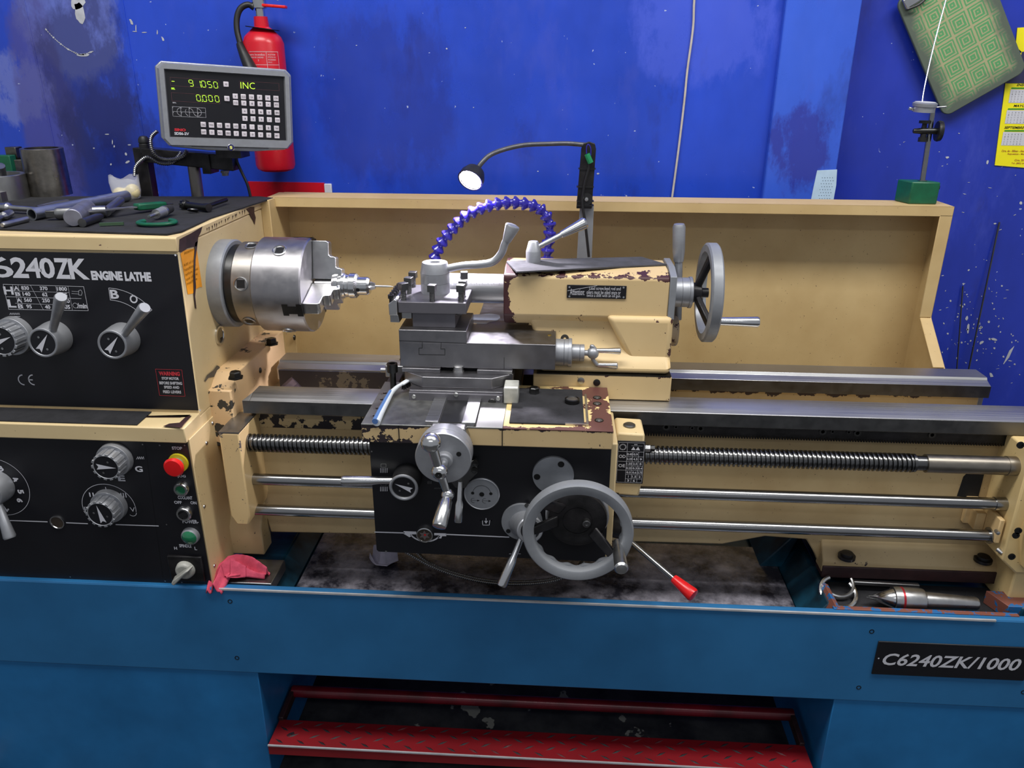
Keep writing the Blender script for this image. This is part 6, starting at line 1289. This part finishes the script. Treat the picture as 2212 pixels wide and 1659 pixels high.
# chuck key
kc, ke = h(396, 452)+Vector((0, 0, .010)), h(446, 458)+Vector((0, 0, .010)); ck = thing('chuck_key', 'black drill chuck key near the right end of the rubber mat', 'chuck key', h(420, 455))
L_ = (ke-kc).length; b = B(); b.rev(kc, ke-kc, [(0, 0), (0, .009), (.010, .011), (.013, .0075), (L_*.9, .0075), (L_, .009), (L_+.01, .009), (L_+.01, 0)], 20); b.build('key_shank', 'blackox', ck)
for i in range(9):
    a = 2*math.pi*i/9; d_ = (ke-kc).normalized(); e = d_.orthogonal().normalized(); e = e*math.cos(a)+d_.cross(e)*math.sin(a); B().bar(kc+e*.0085, kc+e*.0095+d_*.012, .003, .004, up=e).build('gear_tooth', 'blackox', ck)
q1 = h(490, 441)+Vector((0, 0, .010)); B().cyl(ke+Vector((-.004, 0, 0)), q1, .0045, n=16).build('cross_handle', 'blackox', ck); q = h(418, 460)+Vector((0, 0, .006)); B().torus(q, (0, .3, 1), .009, .0028, 20, 8).build('key_loop', 'blackox', ck)
# plastic bag cup with grease
gc = h(264, 433); gc.y += .025; bag = thing('plastic_cup', 'cut-off clear plastic cup holding cream-coloured grease at the back of the mat', 'cup', gc)
b = B(); n = 28; k0 = 0; rows_ = [(0, .022), (.004, .026), (.020, .029), (.040, .031), (.052, .031)]
for z, r_ in rows_:
    for i in range(n):
        a = 2*math.pi*i/n; rr = r_*(1+.05*math.sin(3*a+z*90)+.03*math.sin(7*a)); b.v.append(gc+Vector((rr*math.cos(a)*1.12, rr*math.sin(a)*.9, z+(.005*math.sin(2*a)+.003*math.sin(5*a) if z > .05 else 0))))
for r_ in range(len(rows_)-1):
    for i in range(n): b.f.append([r_*n+i, r_*n+(i+1) % n, (r_+1)*n+(i+1) % n, (r_+1)*n+i]); b.m.append(0); b.sm.append(True)
cp_ = NT('clear_plastic'); cp_.out((.95, .96, 1, 1), .12); cp_.b.inputs['Alpha'].default_value = .36
b.build('cup_wall', cp_.m, bag)
gr = plain('grease', srgb(238, 222, 170), .3, var=.05); b = B()
for dx, dy, r_, zz2 in ((-.016, 0, .0165, .013), (.0, .003, .017, .012), (.017, -.002, .0170, .018)): b.ball(gc+Vector((dx, dy, zz2)), r_, n=20, sq=.85+.2*(dx > .01))
b.build('grease', gr, bag)

# ================================================================== loose things around the bed and tray
# toothbrush on the left saddle wing
zt = SZT+.003; q = [at(x, y, Z=z) for x, y, z in ((813, 913, zt+.001), (822, 893, zt+.003), (835, 868, zt+.006), (846, 848, zt+.008), (858, 836, zt+.012), (871, 828, zt+.016))]
tbr = thing('toothbrush', 'blue and white toothbrush lying on the left wing of the saddle', 'toothbrush', q[0])
B().tube(q, lambda t: .0074-.0042*t, 12).build('handle', plain('toothbrush_white', srgb(215, 220, 225), .35, var=.05), tbr)
B().tube([p_+Vector((-.0022, -.001, .0028)) for p_ in q[:4]], lambda t: .0056-.002*t, 10).build('blue_grip', plain('toothbrush_blue', srgb(86, 122, 180), .35, var=.05), tbr)
p_, d_ = q[5], (q[5]-q[4]).normalized(); B().bar(p_-d_*.004, p_+d_*.020, .011, .005).build('head', plain('toothbrush_white', srgb(215, 220, 225), .35, var=.05), tbr, .002)
b = B()
for i in range(24): o_ = d_*(.0195*((i//3)/8))+Vector((.7, -.7, 0))*((i % 3)-1)*.0028; b.cyl(p_+o_-Vector((0, 0, .001)), p_+o_-Vector((random.uniform(-.002, .002), random.uniform(-.002, .002), .0135)), .0013, n=6)
bo = b.build('bristles', 'blackplastic', tbr); bo['kind'] = 'stuff'
q = at(850, 838, Z=SZT); h_ = aZ(850, 785, q.y)-SZT; tag(B().rev((q.x, q.y, SZT), (0, 0, 1), [(0, 0), (0, .0062), (h_-.018, .0062), (h_-.018, .0108), (h_, .0108), (h_, .006), (h_-.006, .006), (h_-.006, 0)], 24).build('socket_head_bolt', 'blackox', loc=(q.x, q.y, SZT)), 'long black socket-head bolt standing upright in the saddle beside the toothbrush', 'bolt')
# cloths
def cloth(pts, wid, amp, seed, zbase, folds=3.2, n=46, m=22):
    random.seed(seed); b = B(); P_ = [Vector(p) for p in pts]; ph = [random.uniform(0, 6) for _ in range(6)]
    for i in range(n):
        t = i/(n-1)*(len(P_)-1); k = min(int(t), len(P_)-2); c_ = P_[k].lerp(P_[k+1], t-k); d_ = (P_[min(k+1, len(P_)-1)]-P_[k]); d_.z = 0; d_.normalize(); w_ = Vector((-d_.y, d_.x, 0)); ww = wid[k]*(1-(t-k))+wid[k+1]*(t-k)
        for j in range(m):
            s_ = j/(m-1)*2-1; hh = amp*(1-abs(s_)**2.2)*(.55+.45*math.sin(folds*s_*2+ph[0]+t*1.3))+amp*.28*math.sin(t*3+s_*5+ph[1])*(1-s_*s_)
            b.v.append(c_+w_*s_*ww*(1+.12*math.sin(t*2.7+ph[2]))+Vector((0, 0, max(0, hh)+.001)))
    for i in range(n-1):
        for j in range(m-1): b.f.append([i*m+j, i*m+j+1, (i+1)*m+j+1, (i+1)*m+j]); b.m.append(0); b.sm.append(True)
    return b
S_ = .527
q = [at(468, 1262, Z=S_), at(478, 1240, Z=S_+.01), at(505, 1228, Z=S_+.012), at(540, 1232, Z=S_+.006), at(578, 1246, Z=S_)]
q[0].z = S_-.012; q[0].y = CY-.006; q[1].z = S_+.012; q[2].z = S_+.016; q[3].z = S_+.006; q[4].z = S_
o = cloth(q, [.016, .030, .034, .030, .010], .026, 3, S_).build('pink_rag', plain('pink_cloth', srgb(212, 78, 104), .85, var=.15, scale=60, bump=.3), loc=q[2]); tag(o, 'crumpled pink cloth lying on the shelf beside the gearbox', 'cloth')
so_ = o.modifiers.new('solid', 'SOLIDIFY'); so_.thickness = .0018
q = [at(808, 1200, Z=.47), at(830, 1212, Z=.47), at(858, 1206, Z=.47)]
o = cloth(q, [.014, .026, .012], .03, 8, .47).build('white_rag', plain('white_cloth', srgb(190, 186, 205), .8, var=.15, scale=40), loc=q[1]); tag(o, 'small white wipe lying in the oily chip tray under the apron', 'cloth')
for i, (dy, lb) in enumerate(((0, 'front ribbed steel conduit sagging under the apron'), (6, 'rear ribbed steel conduit sagging under the apron'))):
    pts_ = [at(x, y-dy*.8, Y=-.20+.02*i) for x, y in ((876+dy*3, 1192), (930, 1222), (985, 1243), (1050, 1258), (1120, 1262), (1190, 1256), (1240, 1236), (1262, 1212))]
    ribbed(pts_, .0042, 'sagging_conduit', lb, 'conduit', 'conduits under the apron')
# live centre on the right shelf
z_ = .4995+.024; t0_, t1_ = at(1870, 1289, Z=z_), at(2110, 1306, Z=z_-.004); d_ = (t1_-t0_); L_ = d_.length; d_.z = 0; d_.normalize()
lc = thing('live_centre', 'pointed steel live centre with a red ring in the right tray pocket', 'live centre', (t0_.x+.1, t0_.y, .50)); d_ = Vector((1, d_.y, -.01)).normalized()
B().rev(t0_, d_, [(0, 0), (L_*.24, .0205), (L_*.245, 0)], 48).build('point', 'chrome', lc)
B().rev(t0_, d_, [(L_*.243, 0), (L_*.243, .0245), (L_*.28, .0255), (L_*.305, .0255), (L_*.325, .0255), (L_*.50, .0250), (L_*.515, .0235), (L_*.515, 0)], 48, [0, 0, 0, 1, 0, 0, 0]).build('bearing_body', ['steel', plain('red_band', srgb(170, 40, 50), .4, .6)], lc)
B().rev(t0_, d_, [(L_*.51, .016), (L_*.53, .016), (L_*.53, .0185), (L_*.98, .0150), (L_, .013), (L_, 0)], 40).build('taper_shank', 'steel', lc)
# hook spanner
s0 = at(1810, 1281, Z=.512); hs_ = thing('hook_wrench', 'steel hook wrench with toothed rings lying left of the live centre', 'wrench', s0)
rx_ = .044
b = B(); b.torus(s0+Vector((0, 0, .002)), (0, -.5, 1), rx_*.82, .0052, 40, 8, a0=R(60), a1=R(350), sq=.9); b.build('hook_ring', 'chrome', hs_)
b = B(); b.torus(s0+Vector((.002, .018, .014)), (0, -.5, 1), rx_*.75, .004, 36, 8, a0=R(150), a1=R(330), sq=1.2); b.build('hook_jaw', 'mid', hs_)
q0, q1 = at(1836, 1257, Y=-.152), at(1985, 1265, Y=-.154); B().bar(q0, q1, .010, .009).build('handle', 'mid', hs_, .002)
